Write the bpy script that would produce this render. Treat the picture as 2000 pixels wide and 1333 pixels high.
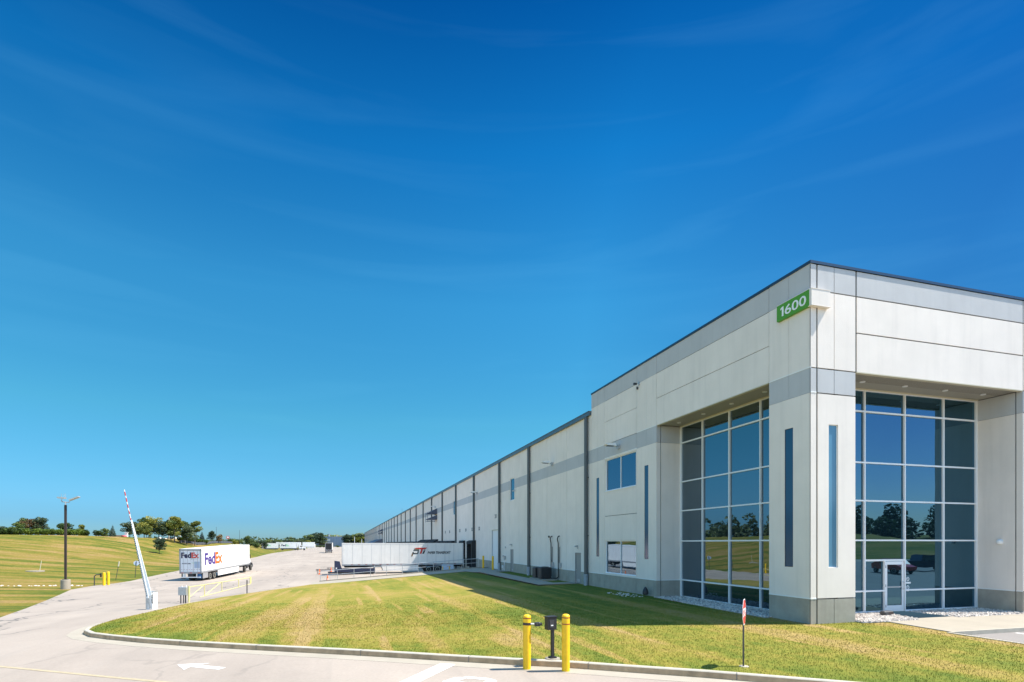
import bpy, math, random
import numpy as np
from mathutils import Vector, Matrix, geometry
random.seed(7); np.random.seed(7)
R = math.radians
for o in list(bpy.data.objects): bpy.data.objects.remove(o)
S = bpy.context.scene; COL = S.collection
# ---------- camera ----------
cd = bpy.data.cameras.new('camera'); cam = bpy.data.objects.new('camera', cd); COL.objects.link(cam); S.camera = cam
cam.location = (0, 0, 2.9); cam.rotation_euler = (R(90), 0, -math.asin(.2848))
cd.sensor_width = 36; cd.lens = 1094/2000*36; cd.shift_y = (1061-666.5)/2000; cd.clip_start = .1; cd.clip_end = 9000
# ---------- sky, sun, exposure ----------
SUN = Vector((8.05, -2.2, 13.1)).normalized()
W = bpy.data.worlds.new('World'); S.world = W; W.use_nodes = True
nt = W.node_tree; nt.nodes.clear()
lk = nt.links.new
def wn(t, **k):
    n = nt.nodes.new(t)
    for a, b in k.items(): setattr(n, a, b)
    return n
sky = wn('ShaderNodeTexSky', sky_type='NISHITA', sun_disc=False, sun_elevation=math.asin(SUN.z), sun_rotation=math.atan2(SUN.x, SUN.y), altitude=200, air_density=1.0, dust_density=.4, ozone_density=2.2)
hs = wn('ShaderNodeHueSaturation'); hs.inputs['Saturation'].default_value = 1.28; hs.inputs['Hue'].default_value = .495
tc = wn('ShaderNodeTexCoord'); sep = wn('ShaderNodeSeparateXYZ')
ramp = wn('ShaderNodeValToRGB'); cr = ramp.color_ramp
cr.elements[0].position = 0; cr.elements[0].color = (.14, .265, .43, 1)
cr.elements[1].position = 1; cr.elements[1].color = (3.0, 2.4, 1.7, 1)  # zenith raised above the view as added fill light for the shaded wall
for p, c in ((.035, (.118, .25, .43, 1)), (.10, (.155, .325, .415, 1)), (.2, (.19, .42, .41, 1)), (.388, (.18, .49, .50, 1)), (.571, (.040, .365, .475, 1)), (.70, (.005, .20, .335, 1)), (.76, (.10, .40, .55, 1)), (.88, (3.0, 2.4, 1.7, 1))):
    e = cr.elements.new(p); e.color = c
mul = wn('ShaderNodeMix', data_type='RGBA', blend_type='MULTIPLY'); mul.inputs[0].default_value = 1
# thin cirrus: noise on the view direction, stretched along the horizon
mp = wn('ShaderNodeMapping'); mp.inputs['Rotation'].default_value = (R(2), R(-3), R(-12)); mp.inputs['Scale'].default_value = (1.1, 1.9, 13.0)
no = wn('ShaderNodeTexNoise'); no.inputs['Scale'].default_value = 1.6; no.inputs['Detail'].default_value = 5; no.inputs['Roughness'].default_value = .5; no.inputs['Distortion'].default_value = .6
cl = wn('ShaderNodeMapRange'); cl.inputs['From Min'].default_value = .50; cl.inputs['From Max'].default_value = .80; cl.inputs['To Max'].default_value = .028
mx = wn('ShaderNodeMix', data_type='RGBA'); mx.inputs[7].default_value = (1.5, 3.9, 5.2, 1)
bg = wn('ShaderNodeBackground'); bg.inputs['Strength'].default_value = .15; out = wn('ShaderNodeOutputWorld')
lk(sky.outputs[0], hs.inputs['Color']); lk(tc.outputs['Generated'], sep.inputs[0]); lk(sep.outputs['Z'], ramp.inputs[0])
def mr(v, a, b, c=0, d=1):
    x = wn('ShaderNodeMapRange'); [setattr(x.inputs[i], 'default_value', q) for i, q in ((1, a), (2, b), (3, c), (4, d))]; lk(v, x.inputs[0]); return x.outputs[0]
# the southern sky (behind the camera) is brightened as added fill for the shaded wall; the eastern side is deepened
south = wn('ShaderNodeMix', data_type='RGBA'); lk(mr(sep.outputs['Y'], -.2, .3, 1, 0), south.inputs[0]); lk(ramp.outputs[0], south.inputs[6]); south.inputs[7].default_value = (1.2, 1.06, .95, 1)
ex = wn('ShaderNodeMath', operation='MULTIPLY'); lk(mr(sep.outputs['X'], .38, .76, 0, .58), ex.inputs[0]); lk(mr(sep.outputs['Z'], .6, .85, 1, 0), ex.inputs[1])
east = wn('ShaderNodeMix', data_type='RGBA', blend_type='MULTIPLY'); lk(ex.outputs[0], east.inputs[0]); lk(south.outputs[2], east.inputs[6]); east.inputs[7].default_value = (0, .12, .40, 1)
lk(hs.outputs[0], mul.inputs[6]); lk(east.outputs[2], mul.inputs[7])
lk(tc.outputs['Generated'], mp.inputs[0]); lk(mp.outputs[0], no.inputs[0]); lk(no.outputs[0], cl.inputs[0]); lk(cl.outputs[0], mx.inputs[0])
lk(mul.outputs[2], mx.inputs[6]); lk(mx.outputs[2], bg.inputs[0]); lk(bg.outputs[0], out.inputs[0])
sl = bpy.data.lights.new('sun', 'SUN'); sl.energy = 4.3; sl.angle = R(.53); sl.color = (1, .95, .86)
so = bpy.data.objects.new('sun', sl); COL.objects.link(so); so.rotation_euler = SUN.to_track_quat('Z', 'Y').to_euler(); so.location = (0, 0, 60)
S.view_settings.view_transform = 'Standard'; S.view_settings.look = 'None'; S.view_settings.exposure = 1.2; S.view_settings.gamma = 1
S.cycles.max_bounces = 6
# ---------- terrain: plain numpy functions of world X, Y (metres) ----------
def _tps(P):
    P = np.array(P, float); n = len(P); X = P[:, :2]/50
    K = lambda r2: np.where(r2 > 1e-12, .5*r2*np.log(r2+1e-20), 0)
    D = ((X[:, None]-X[None])**2).sum(-1)
    A = np.zeros((n+3, n+3)); A[:n, :n] = K(D)+np.eye(n)*.002; A[:n, n] = 1; A[:n, n+1:] = X; A[n, :n] = 1; A[n+1:, :n] = X.T
    w = np.linalg.solve(A, np.r_[P[:, 2], 0, 0, 0])
    def f(x, y):
        x = np.atleast_1d(np.asarray(x, float)); y = np.atleast_1d(np.asarray(y, float))
        q = np.stack([x, y], 1)/50
        r2 = ((X[None]-q[:, None])**2).sum(-1)
        return K(r2)@w[:n]+w[n]+q@w[n+1:]
    return f
COURT = [(5,12.4,-.15),(8,10.5,-.14),(20,3,-.1),(-.2,16,-.22),(-8.2,22.4,-.42),(-9.5,24.5,-.5),(-5,15.5,-.35),(-9.8,34,-.66),(-9.3,39,-.85),(-7.4,47,-1.08),(-3.6,59,-1.3),
 (-17.3,35.6,-1.0),(-24.3,61.2,-1.4),(-23.5,66,-1.42),(-17.5,78,-1.9),(-14.3,94,-1.55),(-25.8,86,-1.75),(16,65,-1.2),(16,80,-1.2),(0,78,-1.25),(16,140,-1.2),(0,120,-1.3),
 (-6,235,-1.0),(-28,196,-1.7),(16,250,-1.15),(16,500,-1.1),(-30,420,-1.6),(0,400,-1.2),(0,0,-.3),(-20,0,-.6),(10,-20,-.2)]
LAWNP = [(16,17,-.04),(16,27,-.02),(16,40,-.02),(16,50,-.02),(16,59,-.02),(12,59.3,-.22),(5,59.3,-.73),(-3.2,59.3,-1.24),(-7.2,47,-.98),(-9.1,39,-.74),(-9.5,34,-.54),(-9.2,24.7,-.36),(-8,22.8,-.29),
 (-.1,16.6,-.08),(5.1,12.9,-.01),(8,11,.0),(16,6,.02),(20,4,.03),(20,16,-.03),(18,18,-.03),(5,30,-.25),(3,42,-.55),(8,22,-.1),(0,30,-.38),(9,50,-.35)]
_c = _tps(COURT); _l = _tps(LAWNP)
EDGE = [(-34,900),(-31,560),(-30,419),(-27.9,196),(-25.8,86),(-24.3,61.2),(-17.3,35.6),(-16,28),(-20,10),(-30,-30),(-30,-45)]
CREST = [(-60,900,-1.3),(-60,420,-1.3),(-52,335,-1.3),(-49,300,1.2),(-47,272,3.0),(-47,205,3.9),(-53,165,4.4),(-61,154,4.7),(-71,146,4.7),(-120,110,5.2),(-300,0,5.5),(-400,-200,5)]
def _sd(P, x, y):
    best = np.full(x.shape, 1e18); zz = np.zeros(x.shape)
    for a, b in zip(P[:-1], P[1:]):
        dx, dy = b[0]-a[0], b[1]-a[1]
        t = np.clip(((x-a[0])*dx+(y-a[1])*dy)/(dx*dx+dy*dy), 0, 1)
        d = np.hypot(x-a[0]-t*dx, y-a[1]-t*dy); m = d < best
        best = np.where(m, d, best)
        if len(a) > 2: zz = np.where(m, a[2]+t*(b[2]-a[2]), zz)
    return best, zz
def court(x, y):
    x = np.atleast_1d(np.asarray(x, float)); y = np.atleast_1d(np.asarray(y, float))
    z = _c(np.clip(x, -30, 20), np.clip(y, -20, 480))
    s = np.clip((-39-y)/45, 0, 1); return z+6*s*s*(3-2*s)
def lawnz(x, y): return _l(x, y)
def inpoly(P, x, y):
    r = np.zeros(x.shape, bool); n = len(P)
    for i in range(n):
        x1, y1 = P[i][:2]; x2, y2 = P[(i+1) % n][:2]
        if y1 == y2: continue
        c = ((y1 > y) != (y2 > y)) & (x < (x2-x1)*(y-y1)/(y2-y1)+x1); r ^= c
    return r
PLATEAU = [(c[0], c[1]) for c in CREST]+[(-3000,-200),(-3000,3000),(-45,3000)]
def hillz(x, y):
    x = np.atleast_1d(np.asarray(x, float)); y = np.atleast_1d(np.asarray(y, float))
    dE, _ = _sd(EDGE, x, y); dC, zC = _sd(CREST, x, y)
    t = dE/(dE+dC+1e-6); s = t*t*(3-2*t)*.5+t*.5
    # soft dish just past the kerb line, as in a drainage swale
    z0 = court(x, y); z = z0+(zC-z0)*s
    z = z+.12*np.sin(x*.09+y*.05)*np.clip(dE/20, 0, 1)*np.clip(dC/20, 0, 1)
    inside = inpoly(PLATEAU, x, y)
    return np.where(inside, zC-.004*np.minimum(dC, 500), z)
# ---------- materials ----------
def mat(name, col, rough=.6, metal=0, var=0, vscale=3, bump=0, bscale=60, stain=None, spec=None, streak=0):
    m = bpy.data.materials.new(name); m.use_nodes = True; t = m.node_tree; b = t.nodes['Principled BSDF']
    b.inputs['Base Color'].default_value = (*col, 1); b.inputs['Roughness'].default_value = rough; b.inputs['Metallic'].default_value = metal
    if spec is not None: b.inputs['Specular IOR Level'].default_value = spec
    g = t.nodes.new('ShaderNodeNewGeometry'); last = None
    if var:
        n = t.nodes.new('ShaderNodeTexNoise'); n.inputs['Scale'].default_value = vscale; n.inputs['Detail'].default_value = 6; n.inputs['Roughness'].default_value = .62
        t.links.new(g.outputs['Position'], n.inputs['Vector'])
        r = t.nodes.new('ShaderNodeMapRange'); r.inputs['From Min'].default_value = .3; r.inputs['From Max'].default_value = .7; r.inputs['To Min'].default_value = 1-var; r.inputs['To Max'].default_value = 1+var
        t.links.new(n.outputs[0], r.inputs[0])
        h = t.nodes.new('ShaderNodeVectorMath'); h.operation = 'SCALE'; h.inputs[0].default_value = col
        t.links.new(r.outputs[0], h.inputs['Scale']); last = h.outputs[0]
    if streak:   # rain streaks: noise squeezed sideways, long in z
        mp = t.nodes.new('ShaderNodeMapping'); mp.inputs['Scale'].default_value = (2.2, 2.2, .16); t.links.new(g.outputs['Position'], mp.inputs[0])
        n = t.nodes.new('ShaderNodeTexNoise'); n.inputs['Scale'].default_value = 1.5; n.inputs['Detail'].default_value = 5; t.links.new(mp.outputs[0], n.inputs[0])
        r = t.nodes.new('ShaderNodeMapRange'); r.inputs['From Min'].default_value = .5; r.inputs['From Max'].default_value = .78; r.inputs['To Min'].default_value = 1; r.inputs['To Max'].default_value = 1-streak
        t.links.new(n.outputs[0], r.inputs[0]); h = t.nodes.new('ShaderNodeVectorMath'); h.operation = 'SCALE'; h.inputs[0].default_value = col
        if last: t.links.new(last, h.inputs[0])
        t.links.new(r.outputs[0], h.inputs['Scale']); last = h.outputs[0]
    if last: t.links.new(last, b.inputs['Base Color'])
    if bump:
        n = t.nodes.new('ShaderNodeTexNoise'); n.inputs['Scale'].default_value = bscale; n.inputs['Detail'].default_value = 4; t.links.new(g.outputs['Position'], n.inputs['Vector'])
        u = t.nodes.new('ShaderNodeBump'); u.inputs['Strength'].default_value = bump; u.inputs['Distance'].default_value = .02
        t.links.new(n.outputs[0], u.inputs['Height']); t.links.new(u.outputs[0], b.inputs['Normal'])
    return m
class NG:   # tiny node-graph helper
    def __init__(s, name):
        s.m = bpy.data.materials.new(name); s.m.use_nodes = True; s.t = s.m.node_tree; s.b = s.t.nodes['Principled BSDF']; s.g = s.n('ShaderNodeNewGeometry'); s.pos = s.g.outputs['Position']
    def sy(s):
        x = s.n('ShaderNodeSeparateXYZ'); s.l(s.pos, x.inputs[0]); return x.outputs['Y']
    def n(s, ty, **k):
        x = s.t.nodes.new(ty)
        for a, b in k.items(): setattr(x, a, b)
        return x
    def l(s, a, b): s.t.links.new(a, b)
    def map(s, scale, rot=(0, 0, 0), src=None):
        m = s.n('ShaderNodeMapping'); m.inputs['Scale'].default_value = scale; m.inputs['Rotation'].default_value = rot; s.l(src or s.pos, m.inputs[0]); return m.outputs[0]
    def noise(s, vec, scale, detail=5, rough=.55, dist=0):
        x = s.n('ShaderNodeTexNoise'); x.inputs['Scale'].default_value = scale; x.inputs['Detail'].default_value = detail; x.inputs['Roughness'].default_value = rough; x.inputs['Distortion'].default_value = dist
        s.l(vec, x.inputs['Vector']); return x.outputs[0]
    def rng(s, v, a, b, c=0, d=1):
        x = s.n('ShaderNodeMapRange'); [setattr(x.inputs[i], 'default_value', q) for i, q in ((1, a), (2, b), (3, c), (4, d))]; s.l(v, x.inputs[0]); return x.outputs[0]
    def mix(s, f, a, b, mode='MIX'):
        x = s.n('ShaderNodeMix', data_type='RGBA', blend_type=mode)
        if isinstance(f, (int, float)): x.inputs[0].default_value = f
        else: s.l(f, x.inputs[0])
        for i, v in ((6, a), (7, b)):
            if isinstance(v, tuple): x.inputs[i].default_value = (*v, 1)
            else: s.l(v, x.inputs[i])
        return x.outputs[2]
    def math(s, op, a, b=0):
        x = s.n('ShaderNodeMath', operation=op)
        for i, v in ((0, a), (1, b)):
            if isinstance(v, (int, float)): x.inputs[i].default_value = v
            else: s.l(v, x.inputs[i])
        return x.outputs[0]
    def bump(s, h, st, dist):
        u = s.n('ShaderNodeBump'); u.inputs['Strength'].default_value = st; u.inputs['Distance'].default_value = dist; s.l(h, u.inputs['Height']); s.l(u.outputs[0], s.b.inputs['Normal'])
def pavement_mat(name, base, crack=True, joint=4.6, dark=.95):
    g = NG(name)
    big = g.rng(g.noise(g.pos, .11, 6, .6), .35, .68, .86, 1.1); fine = g.rng(g.noise(g.pos, 14, 4, .7), .3, .7, .92, 1.08)
    lane = g.rng(g.noise(g.map((.5, .035, 1), (0, 0, R(6))), 1.0, 4), .4, .7, 1.02, .88)
    v = g.math('MULTIPLY', g.math('MULTIPLY', big, fine), lane)
    sc = g.n('ShaderNodeVectorMath', operation='SCALE'); sc.inputs[0].default_value = base; g.l(v, sc.inputs['Scale']); c = sc.outputs[0]
    if crack:
        # wandering cracks: voronoi cell borders warped by noise, kept only where a mask allows
        w = g.n('ShaderNodeVectorMath', operation='ADD'); nn = g.n('ShaderNodeTexNoise'); nn.inputs['Scale'].default_value = .35; nn.inputs['Detail'].default_value = 4; g.l(g.pos, nn.inputs['Vector'])
        s2 = g.n('ShaderNodeVectorMath', operation='SCALE'); s2.inputs['Scale'].default_value = 2.6; g.l(nn.outputs['Color'], s2.inputs[0]); g.l(g.map((1, .38, 1)), w.inputs[0]); g.l(s2.outputs[0], w.inputs[1])
        vo = g.n('ShaderNodeTexVoronoi', feature='DISTANCE_TO_EDGE'); vo.inputs['Scale'].default_value = .21; g.l(w.outputs[0], vo.inputs['Vector'])
        msk = g.rng(g.noise(g.pos, .16, 3), .44, .52); line = g.rng(vo.outputs['Distance'], .005, .014, 1, 0)
        c = g.mix(g.math('MULTIPLY', g.math('MULTIPLY', line, msk), g.rng(g.sy(), 22, 30, .22, dark)), c, (.10, .09, .08))
        sx = g.n('ShaderNodeSeparateXYZ'); g.l(g.pos, sx.inputs[0])
        def jl(axis):
            f = g.math('FRACT', g.math('DIVIDE', g.math('ADD', sx.outputs[axis], 500.3), joint)); return g.rng(g.math('ABSOLUTE', g.math('SUBTRACT', f, .5)), .0022, .005, 1, 0)
        fade = g.rng(sx.outputs['Y'], 24, 34)
        c = g.mix(g.math('MULTIPLY', g.math('MULTIPLY', g.math('MAXIMUM', jl('X'), jl('Y')), .65), fade), c, (.16, .14, .12))
        # tyre tracks sweeping up the court, then oil patches
        c = g.mix(g.rng(g.noise(g.map((1.1, .02, 1), (0, 0, R(14))), 1.3, 3, .6, .3), .60, .74, 0, .30), c, (.20, .175, .15))
        c = g.mix(g.rng(g.noise(g.map((.7, .12, 1)), .7, 5, .7), .60, .8, 0, .35), c, (.26, .23, .20))
    g.l(c, g.b.inputs['Base Color']); g.b.inputs['Roughness'].default_value = .85
    g.bump(g.noise(g.pos, 45, 3, .7), .25, .01); return g.m
def grass_mat(name, stripes=True, hill=False):
    g = NG(name)
    sx = g.n('ShaderNodeSeparateXYZ'); g.l(g.pos, sx.inputs[0])
    n1 = g.noise(g.map((1, .45, 1)) if stripes else g.map((.25, 1, 1), (0, 0, R(-14))), .16 if not hill else .12, 6, .62, .4)
    n2 = g.noise(g.pos, 1.3, 5, .7); n3 = g.noise(g.pos, 22 if not hill else 3.2, 4, .85)
    f = g.math('ADD', g.math('MULTIPLY', n1, .68), g.math('MULTIPLY', n2, .36))
    if stripes:   # mowing passes run parallel to the long wall
        st = g.noise(g.map((1.0, .03, 0)), .62, 2, .4); f = g.math('ADD', f, g.rng(st, .52, .62, -.03, .10)); s2 = g.noise(g.map((1.0, .05, 0)), 1.9, 1, .3); f = g.math('ADD', f, g.math('MULTIPLY', g.rng(s2, .60, .68, 0, .15), g.rng(g.noise(g.pos, .2, 2), .38, .5)))
    if hill:
        st = g.noise(g.map((.02, .35, .9), (0, 0, R(-12))), .85, 3, .5, .5); f = g.math('ADD', f, g.rng(st, .35, .68, -.17, .18))
    r = g.n('ShaderNodeValToRGB'); e = r.color_ramp; e.elements[0].position = .36; e.elements[0].color = (.10, .16, .018, 1); e.elements[1].position = .68; e.elements[1].color = (.46, .32, .15, 1)
    for p, c in ((.43, (.20, .22, .03, 1)), (.50, (.31, .265, .05, 1)), (.58, (.39, .285, .09, 1))):
        q = e.elements.new(p); q.color = c
    if not hill:   # greener, watered strip next to the kerb
        pass
    at = g.n('ShaderNodeAttribute', attribute_name='edge'); f = g.math('SUBTRACT', f, g.math('MULTIPLY', at.outputs['Fac'], .10))  # edge: kerb strip plus the green painted in for the building's shadow
    g.l(f, r.inputs[0])
    c = g.mix(g.rng(n3, .35, .70, .0, .68), r.outputs[0], (.07, .085, .016)); c = g.mix(g.rng(g.noise(g.pos, 7, 4, .8), .42, .62, .0, .42), c, (.11, .13, .02)); c = g.mix(g.rng(n3, .40, .24, 0, .7), c, (.70, .58, .27))
    c = g.mix(1.0, c, (.76, .68, .56) if hill else (1.0, .93, .84), 'MULTIPLY')
    g.l(c, g.b.inputs['Base Color']); g.b.inputs['Roughness'].default_value = .9; g.b.inputs['Specular IOR Level'].default_value = .15
    g.bump(g.noise(g.pos, 26 if not hill else 5, 4, .75), .6, .03 if not hill else .12); return g.m
def leaf_mat(name, c0, c1, c2):
    g = NG(name); n = g.noise(g.pos, 1.4, 3, .6); n2 = g.noise(g.pos, 9, 2, .6)
    oi = g.n('ShaderNodeObjectInfo'); v = g.math('ADD', g.math('ADD', g.math('MULTIPLY', n, .7), g.math('MULTIPLY', n2, .3)), g.math('MULTIPLY', g.math('SUBTRACT', oi.outputs['Random'], .5), .22))
    r = g.n('ShaderNodeValToRGB'); e = r.color_ramp; e.elements[0].position = .38; e.elements[0].color = (*c0, 1); e.elements[1].position = .64; e.elements[1].color = (*c2, 1); q = e.elements.new(.5); q.color = (*c1, 1)
    g.l(v, r.inputs[0]); g.l(r.outputs[0], g.b.inputs['Base Color']); g.b.inputs['Roughness'].default_value = .6
    tr = g.n('ShaderNodeBsdfTranslucent'); g.l(r.outputs[0], tr.inputs[0]); ms = g.n('ShaderNodeMixShader'); ms.inputs[0].default_value = .35
    o = g.t.nodes['Material Output']; g.l(g.b.outputs[0], ms.inputs[1]); g.l(tr.outputs[0], ms.inputs[2]); g.l(ms.outputs[0], o.inputs[0]); return g.m
def glass_mat(name, tint=(.62, .78, .9), dark=(.006, .016, .022), f0=.34, f1=.95, wav=.0006):
    g = NG(name); t = g.t
    gl = g.n('ShaderNodeBsdfGlossy'); gl.inputs['Color'].default_value = (*tint, 1); gl.inputs['Roughness'].default_value = .008
    lw = g.n('ShaderNodeLayerWeight'); lw.inputs['Blend'].default_value = .18
    f = g.rng(lw.outputs['Fresnel'], 0, 1, f0, f1)
    g.b.inputs['Base Color'].default_value = (*dark, 1); g.b.inputs['Roughness'].default_value = .3; g.b.inputs['Specular IOR Level'].default_value = 0
    ms = g.n('ShaderNodeMixShader'); g.l(f, ms.inputs[0]); g.l(g.b.outputs[0], ms.inputs[1]); g.l(gl.outputs[0], ms.inputs[2]); g.l(ms.outputs[0], t.nodes['Material Output'].inputs[0])
    h = g.noise(g.pos, .55, 2); u = g.n('ShaderNodeBump'); u.inputs['Strength'].default_value = .5; u.inputs['Distance'].default_value = wav*10; g.l(h, u.inputs['Height']); g.l(u.outputs[0], gl.inputs['Normal'])
    return g.m
WHITE = mat('painted_concrete', (.80, .715, .635), .75, var=.05, vscale=.6, bump=.2, bscale=35, streak=.07)
BAND = mat('grey_painted_concrete', (.49, .485, .48), .75, var=.05, vscale=.8, bump=.12, bscale=35, streak=.06)
DADO = mat('bare_grey_concrete', (.35, .325, .27), .85, var=.14, vscale=1.6, bump=.3, bscale=50, streak=.14)
JOINT = mat('joint_sealant', (.16, .155, .145), .8)
REVEAL = mat('reveal_groove', (.80, .79, .76), .8)
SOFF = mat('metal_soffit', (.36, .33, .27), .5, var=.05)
TRIM = mat('cream_trim', (.55, .50, .37), .6)
ALU = mat('white_aluminium', (.80, .80, .80), .4, .05)
COPE = mat('dark_coping', (.05, .085, .12), .35, .6)
GUTT = mat('grey_gutter', (.10, .14, .17), .4, .3)
SPOUT = mat('grey_downspout', (.085, .095, .10), .45, .2, var=.08)
BOOT = mat('pale_boot', (.30, .33, .36), .6)
DOORM = mat('grey_door', (.27, .265, .25), .5)
GLASS = glass_mat('blue_reflective_glass', f0=.26); GLASSW = glass_mat('office_window_glass', (.5, .68, .88), f0=.26); GLASSF = glass_mat('blue_entrance_glass', (.25, .53, .74), f0=.26)
GLASSL = mat('pale_blue_spandrel_glass', (.09, .23, .34), .12, var=.06, vscale=.6); GLASSD = mat('blue_spandrel_glass', (.022, .075, .15), .14, var=.08, vscale=.6)
RUBBER = mat('black_rubber', (.02, .02, .022), .85, var=.3, vscale=9, bump=.4, bscale=20)
BLACK = mat('black_metal', (.018, .017, .02), .45)
YELLOW = mat('yellow_plastic', (.88, .50, .005), .5, var=.10, vscale=7, streak=.12)
YELLOWP = mat('yellow_paint', (.64, .56, .24), .5, var=.15, vscale=6)
RED = mat('red_sign_paint', (.60, .04, .03), .4, var=.06)
DKRED = mat('dark_red_band', (.25, .02, .015), .5)
SWHITE = mat('white_vinyl', (.85, .85, .83), .45)
GALV = mat('galvanised_steel', (.45, .46, .47), .45, .6, var=.1, vscale=8)
DKST = mat('dark_steel', (.07, .07, .075), .5, .5, var=.15, vscale=6)
BRONZE = mat('bronze_pole', (.05, .034, .03), .5, .3)
GREEN = mat('green_sign', (.085, .30, .012), .45)
GREEN2 = mat('pale_green_vinyl', (.30, .62, .32), .5)
CONC = pavement_mat('concrete_court', (.315, .262, .215)); LOTM = pavement_mat('asphalt_lot', (.20, .18, .165), False)
WALKM = mat('sidewalk_concrete', (.30, .262, .205), .85, var=.08, vscale=.9, bump=.3, bscale=60)
CURBM = mat('curb_concrete', (.46, .31, .18), .9, var=.28, vscale=2.5, bump=.5, bscale=40, streak=.25)
CURBT = mat('curb_top', (.40, .36, .29), .9, var=.12, vscale=3, bump=.3, bscale=60)
GUTM = mat('gutter_apron', (.325, .285, .225), .9, var=.10, vscale=1.2, bump=.3, bscale=60)
def worn(name, col):
    g = NG(name); w = g.math('ADD', g.rng(g.noise(g.pos, 16, 5, .8), .54, .66, 0, .5), g.rng(g.noise(g.map((1, .3, 1)), 2.2, 4, .7), .56, .7, 0, .45))
    g.l(g.mix(w, col, (.33, .28, .235)), g.b.inputs['Base Color']); g.b.inputs['Roughness'].default_value = .7; return g.m
PAINTW = worn('road_paint_white', (.74, .73, .70))
PAINTY = mat('road_paint_yellow', (.37, .30, .19), .8, var=.2, vscale=6)
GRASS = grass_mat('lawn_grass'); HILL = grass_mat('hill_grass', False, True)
TW = mat('trailer_white', (.82, .80, .77), .4, var=.03, vscale=1.5, streak=.06)
TWB = mat('trailer_side_panels', (.80, .75, .69), .45, var=.05, vscale=1.2, streak=.1)
TGR = mat('trailer_grey_frame', (.33, .34, .35), .5, .2, var=.1)
TDOOR = mat('trailer_door', (.74, .75, .77), .5, var=.08, vscale=2, streak=.15)
UNDER = mat('dark_chassis', (.035, .035, .04), .7, var=.2)
TYRE = mat('tyre_rubber', (.022, .02, .02), .85, bump=.3)
RIM = mat('wheel_rim', (.62, .62, .52), .45, .3, var=.1)
REDL = mat('red_lamp_lens', (.5, .02, .02), .3); ORG = mat('orange_cone', (.85, .16, .03), .5)
PURP = mat('purple_vinyl', (.055, .03, .20), .5); PURPD = mat('deep_navy_vinyl', (.015, .015, .06), .5); ORNG = mat('orange_vinyl', (.90, .13, .01), .5)
NAVY = mat('navy_paint', (.018, .024, .06), .5, var=.15); TINT = glass_mat('vehicle_glass', (.8, .85, .9), (.01, .012, .015), .12, .8)
BARK = mat('bark', (.12, .09, .065), .9, var=.2, vscale=5, bump=.5)
LEAFG = leaf_mat('leaves_mid', (.035, .075, .02), (.09, .14, .03), (.20, .23, .05)); LEAFY = leaf_mat('leaves_yellow_green', (.07, .10, .018), (.19, .21, .03), (.34, .32, .06))
LEAFD = leaf_mat('leaves_dark', (.022, .05, .025), (.055, .09, .04), (.12, .15, .06)); LEAFH = leaf_mat('hedge_leaves', (.02, .045, .006), (.075, .125, .012), (.17, .24, .025))
LEAFR = leaf_mat('leaves_rust', (.10, .06, .02), (.20, .11, .04), (.22, .16, .05))
NEEDLE = leaf_mat('spruce_needles', (.02, .04, .03), (.04, .07, .045), (.08, .11, .06))
def stone_mat():
    g = NG('river_stone'); v = g.n('ShaderNodeTexVoronoi'); v.inputs['Scale'].default_value = 9; g.l(g.pos, v.inputs['Vector'])
    c = g.mix(g.rng(g.noise(g.pos, 13, 3), .35, .65), (.74, .68, .60), (.42, .36, .32)); s = g.n('ShaderNodeSeparateColor'); g.l(v.outputs['Color'], s.inputs[0])
    c2 = g.mix(g.rng(s.outputs[0], .55, .9, 0, .75), c, (.20, .17, .16)); g.l(c2, g.b.inputs['Base Color']); g.b.inputs['Roughness'].default_value = .8; return g.m
STONE = stone_mat()
FARW = mat('far_metal_cladding', (.30, .36, .48), .5, .2, var=.05, vscale=.2)

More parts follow.
